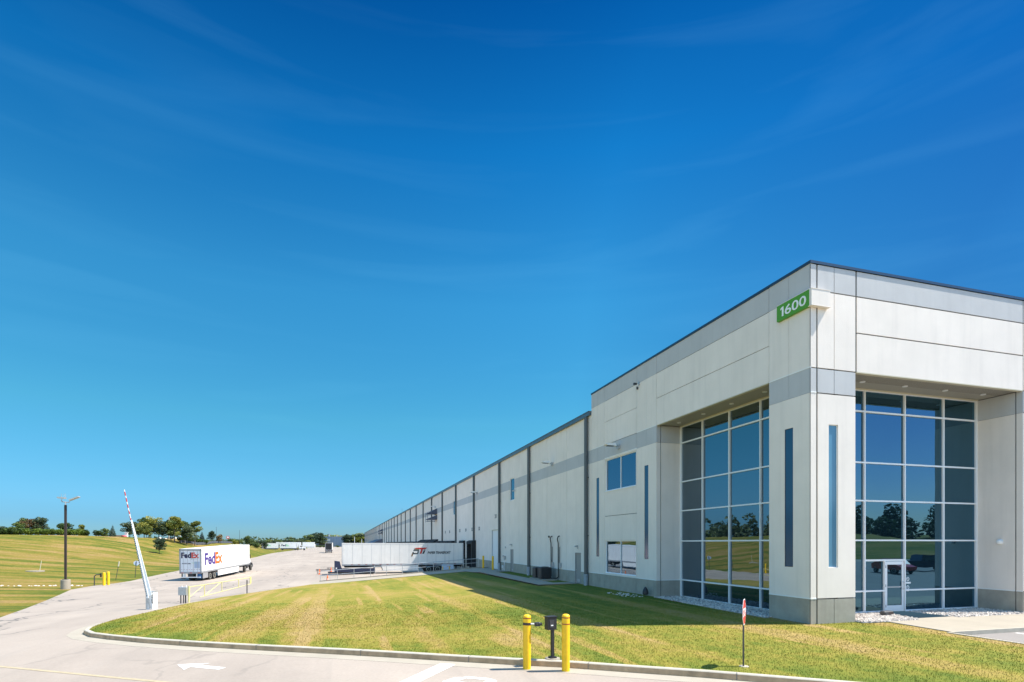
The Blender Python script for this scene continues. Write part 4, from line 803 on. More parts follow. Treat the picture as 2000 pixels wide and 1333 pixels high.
m = M(); m.bbox(-.24, .26, -.10, .12, .52, 1.02, .015); m.build('box_body', GALV, t); m = M(); [m.cyl((x, 0, 0), (x, 0, .54), r_) for x, r_ in ((-.12, .035), (.04, .03), (.17, .045))]; m.build('pipe_leg', DKST, t); m = M(); m.cyl((-.05, .02, 1.02), (-.05, .02, 1.1), .03).cyl((.2, .02, 1.02), (.2, .02, 1.12), .03); m.build('conduit_stub', ALU, t)
P0 = Vector((-9.6, 40.2)); P1 = Vector((-7.6, 48.9)); z0, z1 = cz(*P0), cz(*P1)
t = thing('swing_gate', 'open yellow pipe swing gate standing along the kerb of the lawn', 'gate', (P0.x, P0.y, z0), math.atan2(P1.y-P0.y, P1.x-P0.x)); Lg = (P1-P0).length; dz = z1-z0+.25
m = M(); f_ = lambda s, h: (s*Lg, 0, h+dz*s)
m.tube([f_(.0, .98), f_(1.1, .98)], .028).tube([f_(0.16, .2), f_(1.1, .2+.25)], .024).tube([f_(0, .3), f_(.22, .95)], .018).tube([f_(.23, .24), f_(.5, .95)], .022)
for s in (.23, .52, .84): m.tube([f_(s, .2+.2*s), f_(s, .98)], .032)
m.box(Lg*1.08, Lg*1.11, -.02, .02, dz+.5, dz+1.05); m.build('gate_leaf', YELLOWP, t); m = M(); m.cyl((0, 0, 0), (0, 0, 1.05), .06); m.build('hinge_post', YELLOWP, t)
t = thing('post', 'slim dark latch post at the end of the yellow swing gate', 'post', (P1.x+.1, P1.y-.3, z1)); m = M(); m.box(-.035, .035, -.035, .035, 0, 1.1); m.build('post_body', DKST, t)
# ---------- left verge ----------
def hz(x, y): return float(hill_all(np.array([x]), np.array([y]))[0])
t = thing('light_pole', 'tall bronze parking light pole on a round concrete base with two flood heads', 'light pole', (-24.9, 61.6, hz(-24.9, 61.6)-.1))
m = M(); m.lathe([(.38, 0), (.38, .95), (.35, .98)], n=24); smooth_by_angle(m.build('base', WALKM, t)); m = M(); m.box(-.08, .08, -.08, .08, .98, 7.9).box(-.2, .2, -.2, .2, .98, 1.03); m.build('pole', BRONZE, t)
m = M(); m.tube([(0, 0, 7.9), (0, 0, 8.15)], .06).tube([(-.3, 0, 8.45), (-.3, 0, 8.2), (.3, 0, 8.15), (.35, 0, 8.4)], .04); m.build('arm', GALV, t)
m = M(); m.T = Matrix.Translation((-.3, 0, 8.55))@Matrix.Rotation(R(4), 4, 'Y'); m.box(-.28, .28, -.25, .25, -.06, .08); m.build('floodlight', GALV, t); m = M(); m.T = Matrix.Translation((.75, 0, 8.55))@Matrix.Rotation(R(-25), 4, 'Y'); m.box(-.45, .35, -.25, .25, -.05, .05); m.build('floodlight', GALV, t)
m = M(); [m.cyl((x, 0, 8.6), (x, 0, 8.95), .012) for x in (-.32, -.12, 0)]; m.build('bird_spike', GALV, t)
G2 = 'yellow bollards across the court'
bollard(-23.75, 67.0, cz(-24, 67)-.02, 1.33, 'left one of two plain yellow bollards standing by the far grass verge', G2, False, .13); bollard(-23.78, 68.15, cz(-23.8, 68.15)-.02, 1.40, 'right one of two plain yellow bollards standing by the far grass verge', G2, False, .13)
t = thing('card_reader', 'dark goose-neck reader post behind the two far yellow bollards', 'card reader', (-24.5, 67.0, cz(-24.5, 67.0))); m = M(); m.tube([(-.1, 0, 0), (-.1, 0, .95), (.05, 0, 1.1), (.45, 0, 1.12)], .05); m.build('post', DKST, t); m = M(); m.box(.42, .52, -.1, .1, .85, 1.25); m.build('reader_box', BLACK, t)
t = thing('marker_post', 'thin leaning marker post with a pale tip on the verge', 'post', (-27.1, 79.9, hz(-27.1, 79.9)), 0); m = M(); m.cyl((0, 0, 0), (.28, 0, 1.7), .03); m.build('post_body', DKST, t); m = M(); m.cyl((.28, 0, 1.7), (.38, 0, 2.3), .07); m.build('tip', TRIM, t)
t = thing('sign_post', 'small pale sign seen from behind on a leaning post on the verge', 'sign', (-26.6, 84.9, hz(-26.6, 84.9)), R(15)); m = M(); m.cyl((0, 0, 0), (.16, 0, 2.2), .035); m.build('post', DKST, t); m = M(); m.T = Matrix.Translation((.15, .05, 1.95)); m.prism(octa(.33, 0, 0, 0), 0, .02, 'y'); m.build('sign_panel', mat('sign_back_blue_grey', (.42, .50, .62), .5), t)
m = M(); m.cyl((-39.2, 88.6, hz(-39.2, 88.6)-.05), (-39.2, 88.6, hz(-39.2, 88.6)+.10), 1.0, n=18); tag(m.build('manhole', WALKM), 'pale concrete manhole cover lying in the hillside grass', 'manhole')
t = thing('marker_post', 'thin white stake standing by the manhole on the hillside', 'post', (-39.0, 89.3, hz(-39, 89.3))); m = M(); m.cyl((0, 0, 0), (.2, 0, 1.4), .035); m.build('post_body', TRIM, t)
# rock line in the swale behind the lamp
m = M(); A = [(-52, 57.5), (-40, 61), (-31, 64.5), (-25.4, 66.5)]
for (x0, y0), (x1, y1) in zip(A[:-1], A[1:]):
    for i in range(34):
        s = random.random(); x = x0+(x1-x0)*s+random.uniform(-.25, .25); y = y0+(y1-y0)*s+random.uniform(-.3, .3); r_ = random.uniform(.05, .13); m.lathe([(r_, -.1), (r_*1.1, .02), (r_*.5, r_*.7)], (x, y, hz(x, y)), 6)
o = m.build('rubble', STONE); o['kind'] = 'stuff'; o['label'] = 'line of pale rubble in the grass swale behind the light pole'; o['category'] = 'rubble'
# ---------- railing along the ramp ----------
t = thing('railing', 'grey pipe railing climbing along the ramp beside the dock pit', 'railing', (-2.6, 63.53, -1.3)); O_ = Vector((-2.6, 63.53, -1.3))
xs = [-2.6+1.74*i for i in range(11)]; rz_ = lambda x: float(rampz(x, 0))+.1
m = M(); m.O = O_; m.tube([(x, 63.53, rz_(x)+1.0) for x in xs], .030).tube([(x, 63.53, rz_(x)+.52) for x in xs], .024); m.build('rail', GALV, t)
for x in xs: m = M(); m.O = O_; m.cyl((x, 63.53, rz_(x)-.02), (x, 63.53, rz_(x)+1.0), .028); m.build('baluster', GALV, t)
for x, y, h, lab in ((15.3, 63.2, 1.45, 'yellow bollard at the top end of the ramp railing'), (15.3, 58.8, 1.5, 'yellow bollard on the near side of the overhead door')):
    bollard(x, y, -.03, h, lab, 'yellow bollards at the overhead door', False, .11)
for x, y, lab in ((12.5, 74.7, 'left one of two short yellow posts behind the docked trailer'), (13.4, 74.5, 'right one of two short yellow posts behind the docked trailer')): t = thing('post', lab, 'post', (x, y, -1.2), group='short yellow posts in the dock pit'); m = M(); m.cyl((0, 0, 0), (0, 0, .95), .06); m.build('post_body', YELLOW, t)
def cone(x, y, lab, s=1):
    t = thing('traffic_cone', lab, 'traffic cone', (x, y, cz(x, y)), group='orange traffic cones in the court'); m = M(); m.lathe([(.15*s, .03), (.11*s, .3*s), (.03*s, .75*s)], n=12).box(-.2*s, .2*s, -.2*s, .2*s, 0, .03); m.build('cone_body', ORG, t); m = M(); m.lathe([(.118*s, .26*s), (.085*s, .43*s)], n=12); m.build('reflective_band', SWHITE, t)
cone(-1.9, 64.6, 'orange cone behind the lower end of the ramp railing'); cone(-3.4, 80.5, 'orange cone in front of the blue trailer support', 1.0); cone(-2.0, 84.5, 'orange cone furthest away beside the blue trailer support', 1.0)
for x, y, lab in ((-2.9, 80.9, 'low barricade rail behind the nearer cone'), (-1.6, 84.6, 'low barricade rail behind the furthest cone')): t = thing('barricade', lab, 'barricade', (x, y, cz(x, y)), group='barricades by the docked trailer'); m = M(); m.box(-1, 1, -.03, .03, .42, .5).box(-1, 1, -.03, .03, .6, .68); m.build('rail', DKST, t); m = M(); m.cyl((-.8, 0, 0), (-.8, 0, .7), .03).cyl((.8, 0, 0), (.8, 0, .7), .03); m.build('leg', DKST, t)
# ---------- vehicles ----------
def wheel(parent, x, y, z, side, r=.5, w=.28):
    """side +1 faces +x"""
    m = M(); m.T = Matrix.Translation((x, y, z))@Matrix.Rotation(R(90*side), 4, 'Y'); m.lathe([(r*.62, 0), (r*.94, .0), (r, .05), (r, w-.05), (r*.94, w), (r*.62, w)], n=28); ty = smooth_by_angle(m.build('wheel', TYRE, parent), 35)
    m = M(); m.T = Matrix.Translation((x, y, z))@Matrix.Rotation(R(90*side), 4, 'Y'); m.lathe([(r*.62, w*.2), (r*.62, w+.004), (r*.55, w+.006), (r*.5, w*.55), (r*.2, w*.5), (r*.2, w*.95), (r*.1, w*1.0)], n=24); smooth_by_angle(m.build('rim', RIM, ty), 35); return ty
def text_on(parent, s, mt, x, y0, z, flip, size, bold, width, shear=0):
    T = frame((x, y0, z), (0, 1 if flip > 0 else -1, 0), (0, 0, 1)); return text_part('lettering', s, mt, parent, T, size=size, bold=bold, width=width, shear=shear)
def trailer(name_lab, loc, rz, L=16.15, pitch=0, style='white', group=None, skirt=(.32, .78), axles=(1.5, 2.8), detail=True, open_rear=False, landing=.78, side_mat=None):
    """local +y is forward, rear doors at y=0"""
    t = thing('semi_trailer', name_lab, 'trailer', loc, group=group, rot=(pitch, 0, rz)); hw = 1.3
    sm = side_mat or TW; m = M(); m.box(-hw, hw, .02 if not open_rear else .3, L, 1.2, 4.02); m.build('body', sm, t)
    if open_rear:
        m = M(); m.box(-hw+.08, hw-.08, .24, .3, 1.3, 3.9); m.build('interior', BLACK, t)
    n = int(L/1.22); m = M()
    for i in range(n+1):
        y = .1+(L-.2)*i/n
        for x in (-hw-.004, hw): m.box(x, x+.004, y-.012, y+.012, 1.32, 3.96)
    m.build('panel_seam', TGR if style != 'white' else TWB, t)
    m = M(); m.box(-hw-.015, hw+.015, .0, L+.0, 4.02, 4.10).box(-hw-.012, -hw, 0, L, 3.94, 4.02).box(hw, hw+.012, 0, L, 3.94, 4.02); m.build('roof', TW if style == 'white' else TWB, t)
    m = M(); m.box(-hw-.014, -hw, 0, L, 1.16, 1.30).box(hw, hw+.014, 0, L, 1.16, 1.30).box(-hw, hw, .05, L, 1.08, 1.2); m.build('bottom_rail', TGR, t)
    m = M(); m.box(-hw-.02, -hw+.14, -.06, .02, 1.0, 4.08).box(hw-.14, hw+.02, -.06, .02, 1.0, 4.08).box(-hw, hw, -.06, .02, 3.86, 4.08).box(-hw, hw, -.06, .02, 1.0, 1.22).box(-hw-.02, hw+.02, L, L+.04, 1.2, 4.08); m.build('rear_frame', TGR, t)
    if not open_rear:
        m = M(); m.box(-hw+.14, -.01, -.03, .021, 1.22, 3.86).box(.01, hw-.14, -.03, .021, 1.22, 3.86); d = m.build('rear_door', TDOOR, t)
        m = M(); [m.cyl((x, -.05, 1.2), (x, -.05, 3.88), .018, n=6) for x in (-.85, -.35, .35, .85)] if style != 'roll' else m.box(-1.1, 1.1, -.036, -.03, 1.52, 1.56); m.build('lock_rod', TGR, d)
    if not detail: m = M(); m.box(-1.1, 1.1, .5, L-.5, .55, 1.08); m.build('chassis', UNDER, t)
    else:
        m = M(); m.box(-.5, -.35, .3, L-.3, .82, 1.08).box(.35, .5, .3, L-.3, .82, 1.08); [m.box(-1.2, 1.2, y, y+.08, .96, 1.08) for y in np.arange(.6, L, .9)]
        for y in axles: m.box(-.9, .9, y-.06, y+.06, .42, .56)
        m.box(-.6, .6, axles[0]-.8, axles[-1]+.8, .56, .85); m.build('chassis', UNDER, t)
    for y in axles:
        for sgn in (-1, 1): wheel(t, sgn*.98, y, .5, sgn)
        if detail:
            for sgn in (-1, 1): wheel(t, sgn*.66, y, .5, sgn)
    m = M(); m.box(-1.15, 1.15, .0, .08, .48, .60).box(-.75, -.65, .0, .1, .6, 1.05).box(.65, .75, .0, .1, .6, 1.05); ub = m.build('underride_bar', TW if detail else TGR, t)
    m = M(); [m.box(x, x+.09, -.068, -.06, 1.06, 1.14) for x in (-1.1, -.95, -.1, .0, .1, .9, 1.03)]; m.build('tail_lamp', REDL, t)
    y = L*landing; m = M(); [m.box(x-.07, x+.07, y-.07, y+.07, .12, 1.1).box(x-.15, x+.15, y-.15, y+.15, .0 if landing < .79 else .18, .12 if landing < .79 else .24) for x in (-.95, .95)]; m.box(-.95, .95, y-.03, y+.03, .5, .56); m.build('landing_gear', GALV, t)
    if skirt:
        m = M(); y0, y1 = skirt
        for x in (-hw+.02, hw-.06): m.prism([(y0*L, .35), (y1*L-.3, .35), (y1*L, 1.14), (y0*L, 1.14)], x, x+.04, 'x')
        m.build('side_skirt', TW if style == 'white' else TWB, t)
    return t
# --- the parcel truck driving away up the court ---
A = Vector((-18.55, 78.6)); B = Vector((-15.45, 94.4)); zA, zB = -1.93, -1.46
rz = math.atan2(-(B-A).x, (B-A).y); pit = math.atan2(zB-zA, 16.1)
t = trailer('white parcel trailer with large purple and orange FedEx lettering, driving away up the court', (A.x, A.y, zA), rz, pitch=pit, style='white', axles=(2.55, 3.8), skirt=(.30, .75))
FW = {'F': 0}
def fedex(parent, x, y0, z, flip, hgt, w, c1, c2):
    T = lambda yy: frame((x, yy, z), (0, flip, 0), (0, 0, 1))
    text_part('lettering', 'Fed', c1, parent, T(y0), size=hgt*1.42, bold=.045*hgt, width=w*.58); text_part('lettering', 'Ex', c2, parent, T(y0+flip*w*.59), size=hgt*1.42, bold=.05*hgt, width=w*.41)
fedex(t, 1.308, .9, 2.05, 1, 1.45, 5.3, PURP, ORNG)
T = lambda x0, z: frame((x0, -.035, z), (1, 0, 0), (0, 0, 1))
text_part('lettering', 'Fed', PURPD, t, T(-1.1, 2.98), size=.92, bold=.045, width=1.2); text_part('lettering', 'Ex', RED, t, T(.12, 2.98), size=.92, bold=.045, width=.92)
text_part('lettering', 'Ground', TGR, t, T(.05, 2.78), size=.2, bold=.0, width=.78); text_part('lettering', 'FEGZ518698', PURPD, t, T(-1.0, 2.2), size=.18, bold=.006, width=1.0); text_part('lettering', 'fedex.com', GREEN2, t, T(.15, 2.3), size=.14, width=.7)
m = M(); m.box(.45, 1.1, -.034, -.031, 1.7, 2.5); m.build('door_patch', mat('pale_blue_patch', (.38, .45, .58), .5), t)
m = M(); [m.box(-1.12+.3*i, -.98+.3*i, -.036, -.031, 1.50, 1.53) for i in range(8)]; m.build('conspicuity_tape', DKRED, t)
m = M(); [m.box(x, x+.5, .25, .28, .35, 1.0) for x in (-1.22, .72)]; m.build('mud_flap', BLACK, t); m = M(); m.box(-.35, .3, .02, .05, .6, 1.0); m.build('door_step', UNDER, t)
m = M(); m.box(-.95, -.6, .0, .03, .62, 1.0); m.build('white_panel', SWHITE, t); m = M(); m.box(1.2, 1.26, .45, 1.9, .35, 1.1); m.build('side_fairing', GALV, t); m = M(); m.box(.72, 1.15, .08, .35, .4, .95); m.build('blue_flap', mat('blue_flap', (.02, .10, .25), .6), t)
def tractor(lab, loc, rz, pitch=0, col=None, detail=True, group=None):
    """day cab; origin under the fifth wheel, +y forward"""
    t = thing('truck_tractor', lab, 'truck', loc, group=group, rot=(pitch, 0, rz)); col = col or TW
    m = M(); m.box(-.42, -.32, -1.2, 4.6, .75, 1.0).box(.32, .42, -1.2, 4.6, .75, 1.0).box(-.42, .42, -.6, .6, 1.0, 1.1).cyl((-.75, 1.6, .7), (-.75, 2.7, .7), .3).cyl((.75, 1.6, .7), (.75, 2.7, .7), .3); m.build('chassis', UNDER, t)
    m = M(); m.prism([(1.45, 1.0), (3.35, 1.0), (3.35, 2.0), (3.05, 2.95), (1.6, 2.98), (1.45, 2.8)], -1.02, 1.02, 'x'); m.build('cab', col, t)
    m = M(); m.prism([(3.3, .75), (4.95, .7), (5.0, 1.2), (4.9, 1.62), (3.3, 1.98)], -.80, .80, 'x'); m.build('hood', col, t)
    m = M(); m.box(-1.15, 1.15, 4.95, 5.15, .45, .85); m.build('bumper', GALV, t)
    for sx in (-1, 1):
        m = M(); m.box(sx*1.03, sx*1.035, 2.1, 3.0, 1.95, 2.65); m.build('side_window', TINT, t)
        m = M(); m.prism([(3.55, .75), (3.7, 1.12), (4.15, 1.22), (4.6, 1.08), (4.78, .7), (4.7, .7), (4.5, 1.0), (4.15, 1.12), (3.75, 1.02), (3.62, .75)], sx*.8, sx*1.18, 'x'); m.build('fender', DKST, t)
        m = M(); m.box(sx*1.12-.1, sx*1.12+.1, 3.15, 3.2, 1.95, 2.5).box(min(sx*1.0, sx*1.1), max(sx*1.0, sx*1.1), 3.12, 3.16, 2.5, 2.54); m.build('mirror', BLACK, t)
    m = M(); m.cyl((.85, 1.3, 1.0), (.85, 1.3, 3.3), .075, n=10); m.build('exhaust_stack', BLACK, t); m = M(); m.box(-.9, .9, 1.18, 1.44, 1.0, 2.6); m.build('cab_fairing', TGR, t)
    m = M(); m.prism([(3.37, 2.02), (3.375, 2.05), (3.11, 2.82), (3.08, 2.80)], -.9, .9, 'x'); m.build('windscreen', TINT, t)
    for y in ((-.0,) if detail else (-.6, .6)):
        for sx in (-1, 1): wheel(t, sx*.92, y, .5, sx)
    for sx in (-1, 1): wheel(t, sx*.84, 4.15, .48, sx)
    return t
K = A+(B-A).normalized()*14.6; tractor('white day cab tractor pulling the FedEx trailer away, turned slightly left', (K.x, K.y, zA+(zB-zA)*14.6/16.1), rz+R(7), pitch=pit)
# --- the docked trailer ---
zt = -1.2; yN = 77.05
t = trailer('long white docked trailer with a red and black PTI logo and PAPER TRANSPORT lettering', (15.75, yN+1.3, zt), R(90), L=16.2, style='panel', axles=(3.55, 4.8), skirt=(.385, .69), side_mat=TWB, landing=.742)
def lx(px_frac): return 16.2*px_frac
T = lambda s, z: frame((-1.312, s, z), (0, -1, 0), (0, 0, 1))
# logo: slanted P, T, i built as outline shapes; s runs toward the rear of the trailer
def poly(P, s0, z0, k, mt):
    m = M(); m.T = T(s0, z0); m.prism([(x*k, y*k) for x, y in P], 0, .004); m.build('logo', mt, t)
s0, z0, k = 7.2, 2.28, .0131
BRN = mat('logo_dark_teal', (.03, .035, .035), .5); TAN = mat('logo_brown', (.22, .12, .05), .5)
# coordinates measured in hundredths of the logo height, x toward the rear, y up
poly([(0, 0), (14, 0), (22, 24), (12, 34)], s0, z0, k, TAN); poly([(12, 34), (22, 24), (62, 24), (64, 34), (30, 36), (24, 46), (16, 46)], s0, z0, k, BRN); poly([(62, 24), (76, 30), (80, 52), (70, 58), (64, 48), (66, 40), (60, 34)], s0, z0, k, BRN); poly([(70, 58), (80, 52), (84, 62), (74, 68), (26, 68), (24, 58)], s0, z0, k, BRN); poly([(30, 70), (74, 70), (82, 64), (86, 72), (78, 80), (34, 80)], s0, z0, k, TAN)
poly([(38, 84), (160, 84), (150, 74), (124, 72), (108, 26), (88, 26), (104, 72), (90, 74)], s0, z0, k, RED); poly([(30, 88), (120, 91), (168, 91), (160, 84), (44, 84)], s0, z0, k, RED)
poly([(116, 26), (134, 26), (148, 60), (130, 60)], s0, z0, k, BRN); poly([(132, 64), (150, 64), (152, 70), (134, 70)], s0, z0, k, BRN)
text_part('lettering', 'PAPER TRANSPORT', BRN, t, T(4.95, 2.62), size=.46, bold=.016, width=3.2, shear=.25)
m = M(); [m.box(-1.318, -1.314, 1+.92*i, 1.3+.92*i, 1.2, 1.26) for i in range(16)]; m.build('conspicuity_tape', DKRED, t)
m = M(); m.box(-1.31, -1.27, 1.35, 3.0, .3, 1.14); m.build('rear_skirt', mat('pale_blue_skirt', (.55, .62, .72), .5), t); m = M(); m.box(-1.314, -1.31, 1.7, 2.3, .86, .90).box(-1.314, -1.31, 1.8, 2.2, .80, .83); m.build('skirt_decal', RED, t)

t = thing('trailer_support', 'dark blue low flatbed dolly with an upright head under the nose of the docked trailer', 'dolly', (-1.3, 77.2, cz(-1.3, 77.2)))
m = M(); m.box(-.1, 5.0, -.6, .9, .38, .80); m.build('deck', NAVY, t); m = M(); m.prism([(-.1, .4), (1.0, .4), (.75, 1.0), (.55, 1.75), (-.1, 1.85)], -.7, .6, 'y'); m.build('head_frame', NAVY, t); m = M(); m.box(-.9, 5.0, -.5, .9, .22, .37); m.build('frame', DKST, t)
for x in (.6, 3.9): m = M(); m.cyl((x, -.62, .22), (x, -.85, .22), .22, n=16); m.build('wheel', TYRE, t)
m = M(); m.cyl((.15, -.72, .9), (.15, -.74, .9), .09, n=12); m.build('lamp', SWHITE, t)
# --- far vehicles ---
def far_trailer(lab, x, y, z, rz, L, **k): return trailer(lab, (x, y, z), rz, L=L, detail=False, axles=(1.2,), skirt=None, **k)
fx, fy, fz = -45.6, 346.0, -1.3; hd = -90
# the double is heading +X: rear at fx
for i, lab in enumerate(('rear white pup trailer with purple and green FedEx lettering far up the court', 'front white pup trailer with FedEx lettering far up the court, coupled to its tractor')):
    u_ = far_trailer(lab, fx+i*9.6, fy, fz, R(-90), 8.9, group='far pair of pup trailers')
    text_part('lettering', 'Fed', PURPD, u_, frame((1.31, .8, 2.4), (0, 1, 0), (0, 0, 1)), size=1.5, bold=.05, width=2.4); text_part('lettering', 'Ex', GREEN2, u_, frame((1.31, 3.3, 2.4), (0, 1, 0), (0, 0, 1)), size=1.5, bold=.05, width=1.6)
tractor('white tractor at the front of the far double trailers', (fx+18.4, fy, fz), R(-90), detail=False)
far_trailer('dark empty trailer with open rear doors parked far up the court', -6.4, 232, cz(-6, 232)-.05, R(0), 15, open_rear=True, style='white')
# pale trailers beyond, on the far side of the double
for x, y in ((-40, 400), (-33, 405), (-25, 420)): m = M(); m.box(-4, 4, -1.3, 1.3, .9, 4.0).box(-3.5, 3.5, -1, 1, .3, .9); o = m.build('parked_trailer', TW); o.location = (x, y, cz(x, y)+1.0); tag(o, {-40: 'distant white trailer behind the rear pup trailer', -33: 'distant white trailer behind the front pup trailer', -25: 'distant white trailer beyond the far tractor'}[x], 'trailer', 'distant trailers beyond the pair')
# parked cars mirrored in the entrance glass
def car(lab, x, y, z, rz, mt, pickup=False):
    t = thing('parked_car', lab, 'car', (x, y, z), rz); m = M()
    if pickup: body = [(-2.8, .45), (2.8, .45), (2.85, .95), (2.6, 1.15), (1.2, 1.2), (.7, 1.75), (-.8, 1.8), (-1.0, 1.2), (-2.8, 1.2)]
    else: body = [(-2.2, .4), (2.3, .4), (2.35, .75), (1.3, .95), (.6, 1.42), (-1.0, 1.45), (-1.8, 1.0), (-2.25, .9)]
    m.prism(body, -.9, .9, 'x'); m.build('body', mt, t); gw = M(); zt_ = 1.62 if pickup else 1.36; gw.prism([(-.8, zt_-.45), (.95, zt_-.45), (.6, zt_), (-.75, zt_)], -.905, .905, 'x'); gw.build('window', TINT, t)
    for sx in (-1, 1):
        for yy in (-1.5, 1.5): wheel(t, sx*.68, yy*(1.15 if pickup else 1), .34, sx, .36, .22)
    return t
car('red sedan parked in the lot behind the camera', 53, -7, -.14, R(20), mat('red_car_paint', (.45, .03, .02), .25)); car('dark blue pickup parked in the lot behind the camera', 60, -9, -.14, R(-70), mat('dark_car_paint', (.02, .03, .05), .25), True)
# ---------- trees and shrubs: tapered trunk with limbs, crown of many small leaf faces ----------
def leafmesh(name, centers, n, size, mt, parent, flat=.6):
    """n leaf quads scattered in fuzzy clumps (cx,cy,cz,rx,rz)"""
    C = np.array(centers, float); w = C[:, 3]**2*C[:, 4]; k = np.random.choice(len(C), n, p=w/w.sum()); c = C[k]
    d = np.random.normal(size=(n, 3)); d /= np.linalg.norm(d, axis=1)[:, None]; rr = np.random.uniform(.45, 1.08, n)**.6
    P = np.stack([c[:, 0]+d[:, 0]*rr*c[:, 3], c[:, 1]+d[:, 1]*rr*c[:, 3], c[:, 2]+d[:, 2]*rr*c[:, 4]], 1)
    a = np.random.normal(size=(n, 3)); a[:, 2] *= flat; a /= np.linalg.norm(a, axis=1)[:, None]; b = np.cross(a, np.random.normal(size=(n, 3))); b /= np.linalg.norm(b, axis=1)[:, None]
    s = (size*np.random.uniform(.6, 1.35, n))[:, None]
    V = np.empty((n, 4, 3)); V[:, 0] = P-a*s*.5-b*s*.3; V[:, 1] = P+a*s*.5-b*s*.3; V[:, 2] = P+a*s*.5+b*s*.3; V[:, 3] = P-a*s*.5+b*s*.3
    me = bpy.data.meshes.new(name); me.vertices.add(n*4); me.vertices.foreach_set('co', V.ravel()); me.loops.add(n*4); me.loops.foreach_set('vertex_index', np.arange(n*4)); me.polygons.add(n); me.polygons.foreach_set('loop_start', np.arange(0, n*4, 4)); me.polygons.foreach_set('loop_total', np.full(n, 4)); me.update(calc_edges=True); me.materials.append(mt)
    o = bpy.data.objects.new(name, me); COL.objects.link(o); o.parent = parent; return o
def proto(kind, seed, mt, h=6., n=1700):
    random.seed(seed); np.random.seed(seed); t = thing({'spruce': 'spruce_tree', 'shrub': 'shrub'}.get(kind, 'tree'), None, None); tr = M(); cs = []
    if kind == 'broad':
        tr.cyl((0, 0, -.3), (.05, .03, h*.32), .12, .08, 8); top = Vector((.05, .03, h*.32))
        for i in range(13):
            a = random.random()*6.28; r = random.uniform(.12, .36)*h; z = random.uniform(.26, .86)*h; e = Vector((math.cos(a)*r*(1.15-z/h*.5), math.sin(a)*r*(1.15-z/h*.5), z)); tr.cyl(top if i % 2 else (0, 0, h*.25), e, .05, .015, 5); cs.append((e.x, e.y, e.z, h*random.uniform(.11, .19), h*random.uniform(.08, .14)))
        cs.append((0, 0, h*.84, h*.16, h*.13)); cs.append((0, 0, h*.55, h*.2, h*.16)); cs.append((0, 0, h*.36, h*.2, h*.14)); sz = .30
    elif kind == 'tall':
        tr.cyl((0, 0, -.3), (.1, 0, h*.7), .14, .05, 8)
        for i in range(12): z = random.uniform(.26, .92)*h; a = random.random()*6.28; r = random.uniform(.04, .2)*h; tr.cyl((.05, 0, z*.7), (math.cos(a)*r, math.sin(a)*r, z), .035, .012, 5); cs.append((math.cos(a)*r, math.sin(a)*r, z, h*random.uniform(.09, .14), h*random.uniform(.06, .11)))
        sz = .26
    elif kind == 'spruce':
        tr.cyl((0, 0, -.2), (0, 0, h*.95), .09, .02, 7)
        for i in range(13): f = i/13; z = h*(.1+.86*f); cs.append((0, 0, z, h*.26*(1-f)**.85+.08, h*.06))
        sz = .2
    else:
        for i in range(7): a = random.random()*6.28; r = random.uniform(.2, .62)*h*.6; cs.append((math.cos(a)*r, math.sin(a)*r, h*random.uniform(.42, .66), h*random.uniform(.3, .44), h*random.uniform(.3, .42)))
        for i in range(5): a = random.random()*6.28; tr.cyl((0, 0, -.2), (math.cos(a)*.3, math.sin(a)*.3, h*.5), .03, .012, 5)
        sz = .17
    tr.build('trunk' if kind != 'shrub' else 'stem', BARK, t); leafmesh('crown' if kind != 'shrub' else 'foliage', cs, n, sz*h/(6. if kind != 'shrub' else 1.7), mt, t); return t
PR = {'bg': proto('broad', 1, LEAFG, n=2300), 'by': proto('broad', 2, LEAFY, n=2100), 'bd': proto('broad', 3, LEAFD, n=2300), 'br': proto('broad', 4, LEAFR, n=1500), 'ty': proto('tall', 5, LEAFY, n=1400), 'tg': proto('tall', 6, LEAFG, n=1400),
      'sp': proto('spruce', 7, NEEDLE, n=2200), 'sh': proto('shrub', 8, LEAFH, 1.7, 1300), 'sh2': proto('shrub', 9, LEAFH, 1.7, 1300), 'shd': proto('shrub', 10, LEAFG, 1.7, 1100)}
used = set(); random.seed(3)
def plant(kind, x, y, h, lab, grp=None, wide=1, z=None, base=None):
    p_ = PR[kind]; o = p_ if kind not in used else copy_tree(p_); used.add(kind); bh = 1.7 if kind.startswith('sh') else 6.
    o.location = (x, y, (hz(x, y) if z is None else z)-.05); o.scale = (h/bh*wide, h/bh*wide, h/bh); o.rotation_euler = (0, 0, random.random()*6.28)
    for k in ('label', 'category', 'group'):
        if k in o: del o[k]
    return tag(o, lab, 'shrub' if kind.startswith('sh') else 'tree', grp)
def wpos(ratio, d): return (.9586*ratio*d+.2848*d, -.2848*ratio*d+.9586*d)
hs_ = [-1.005+.0155*i for i in range(14)]
names = ['at the far left end of the hedge', 'second from the left in the hedge, before the gap', 'just right of the first gap in the hedge', 'fourth from the left in the hedge', 'fifth from the left, below the rust coloured tree', 'sixth from the left in the hedge', 'seventh from the left in the hedge', 'eighth from the left in the hedge', 'ninth from the left in the hedge', 'tenth from the left in the hedge', 'eleventh from the left, just left of the light pole', 'right behind the light pole in the hedge', 'first one right of the light pole in the hedge', 'second one right of the light pole in the hedge']
hpx = [-4, 8, 25, 36, 47, 58, 69, 80, 91, 102, 113, 124, 134, 148, 158, 170, 190]
hn = names+['third one right of the light pole in the hedge', 'last one of the hedge before the second gap', 'lone one right of the second gap in the hedge']
for i, (px, nm) in enumerate(zip(hpx, hn)):
    d = 124+14*i/16; x, y = wpos((px-1000)/1094, d); plant('sh' if i % 2 else 'sh2', x, y, 1.72 if i else 1.5, 'dense green shrub on the crest, '+nm, 'hedge shrubs along the hill crest', 1.12)
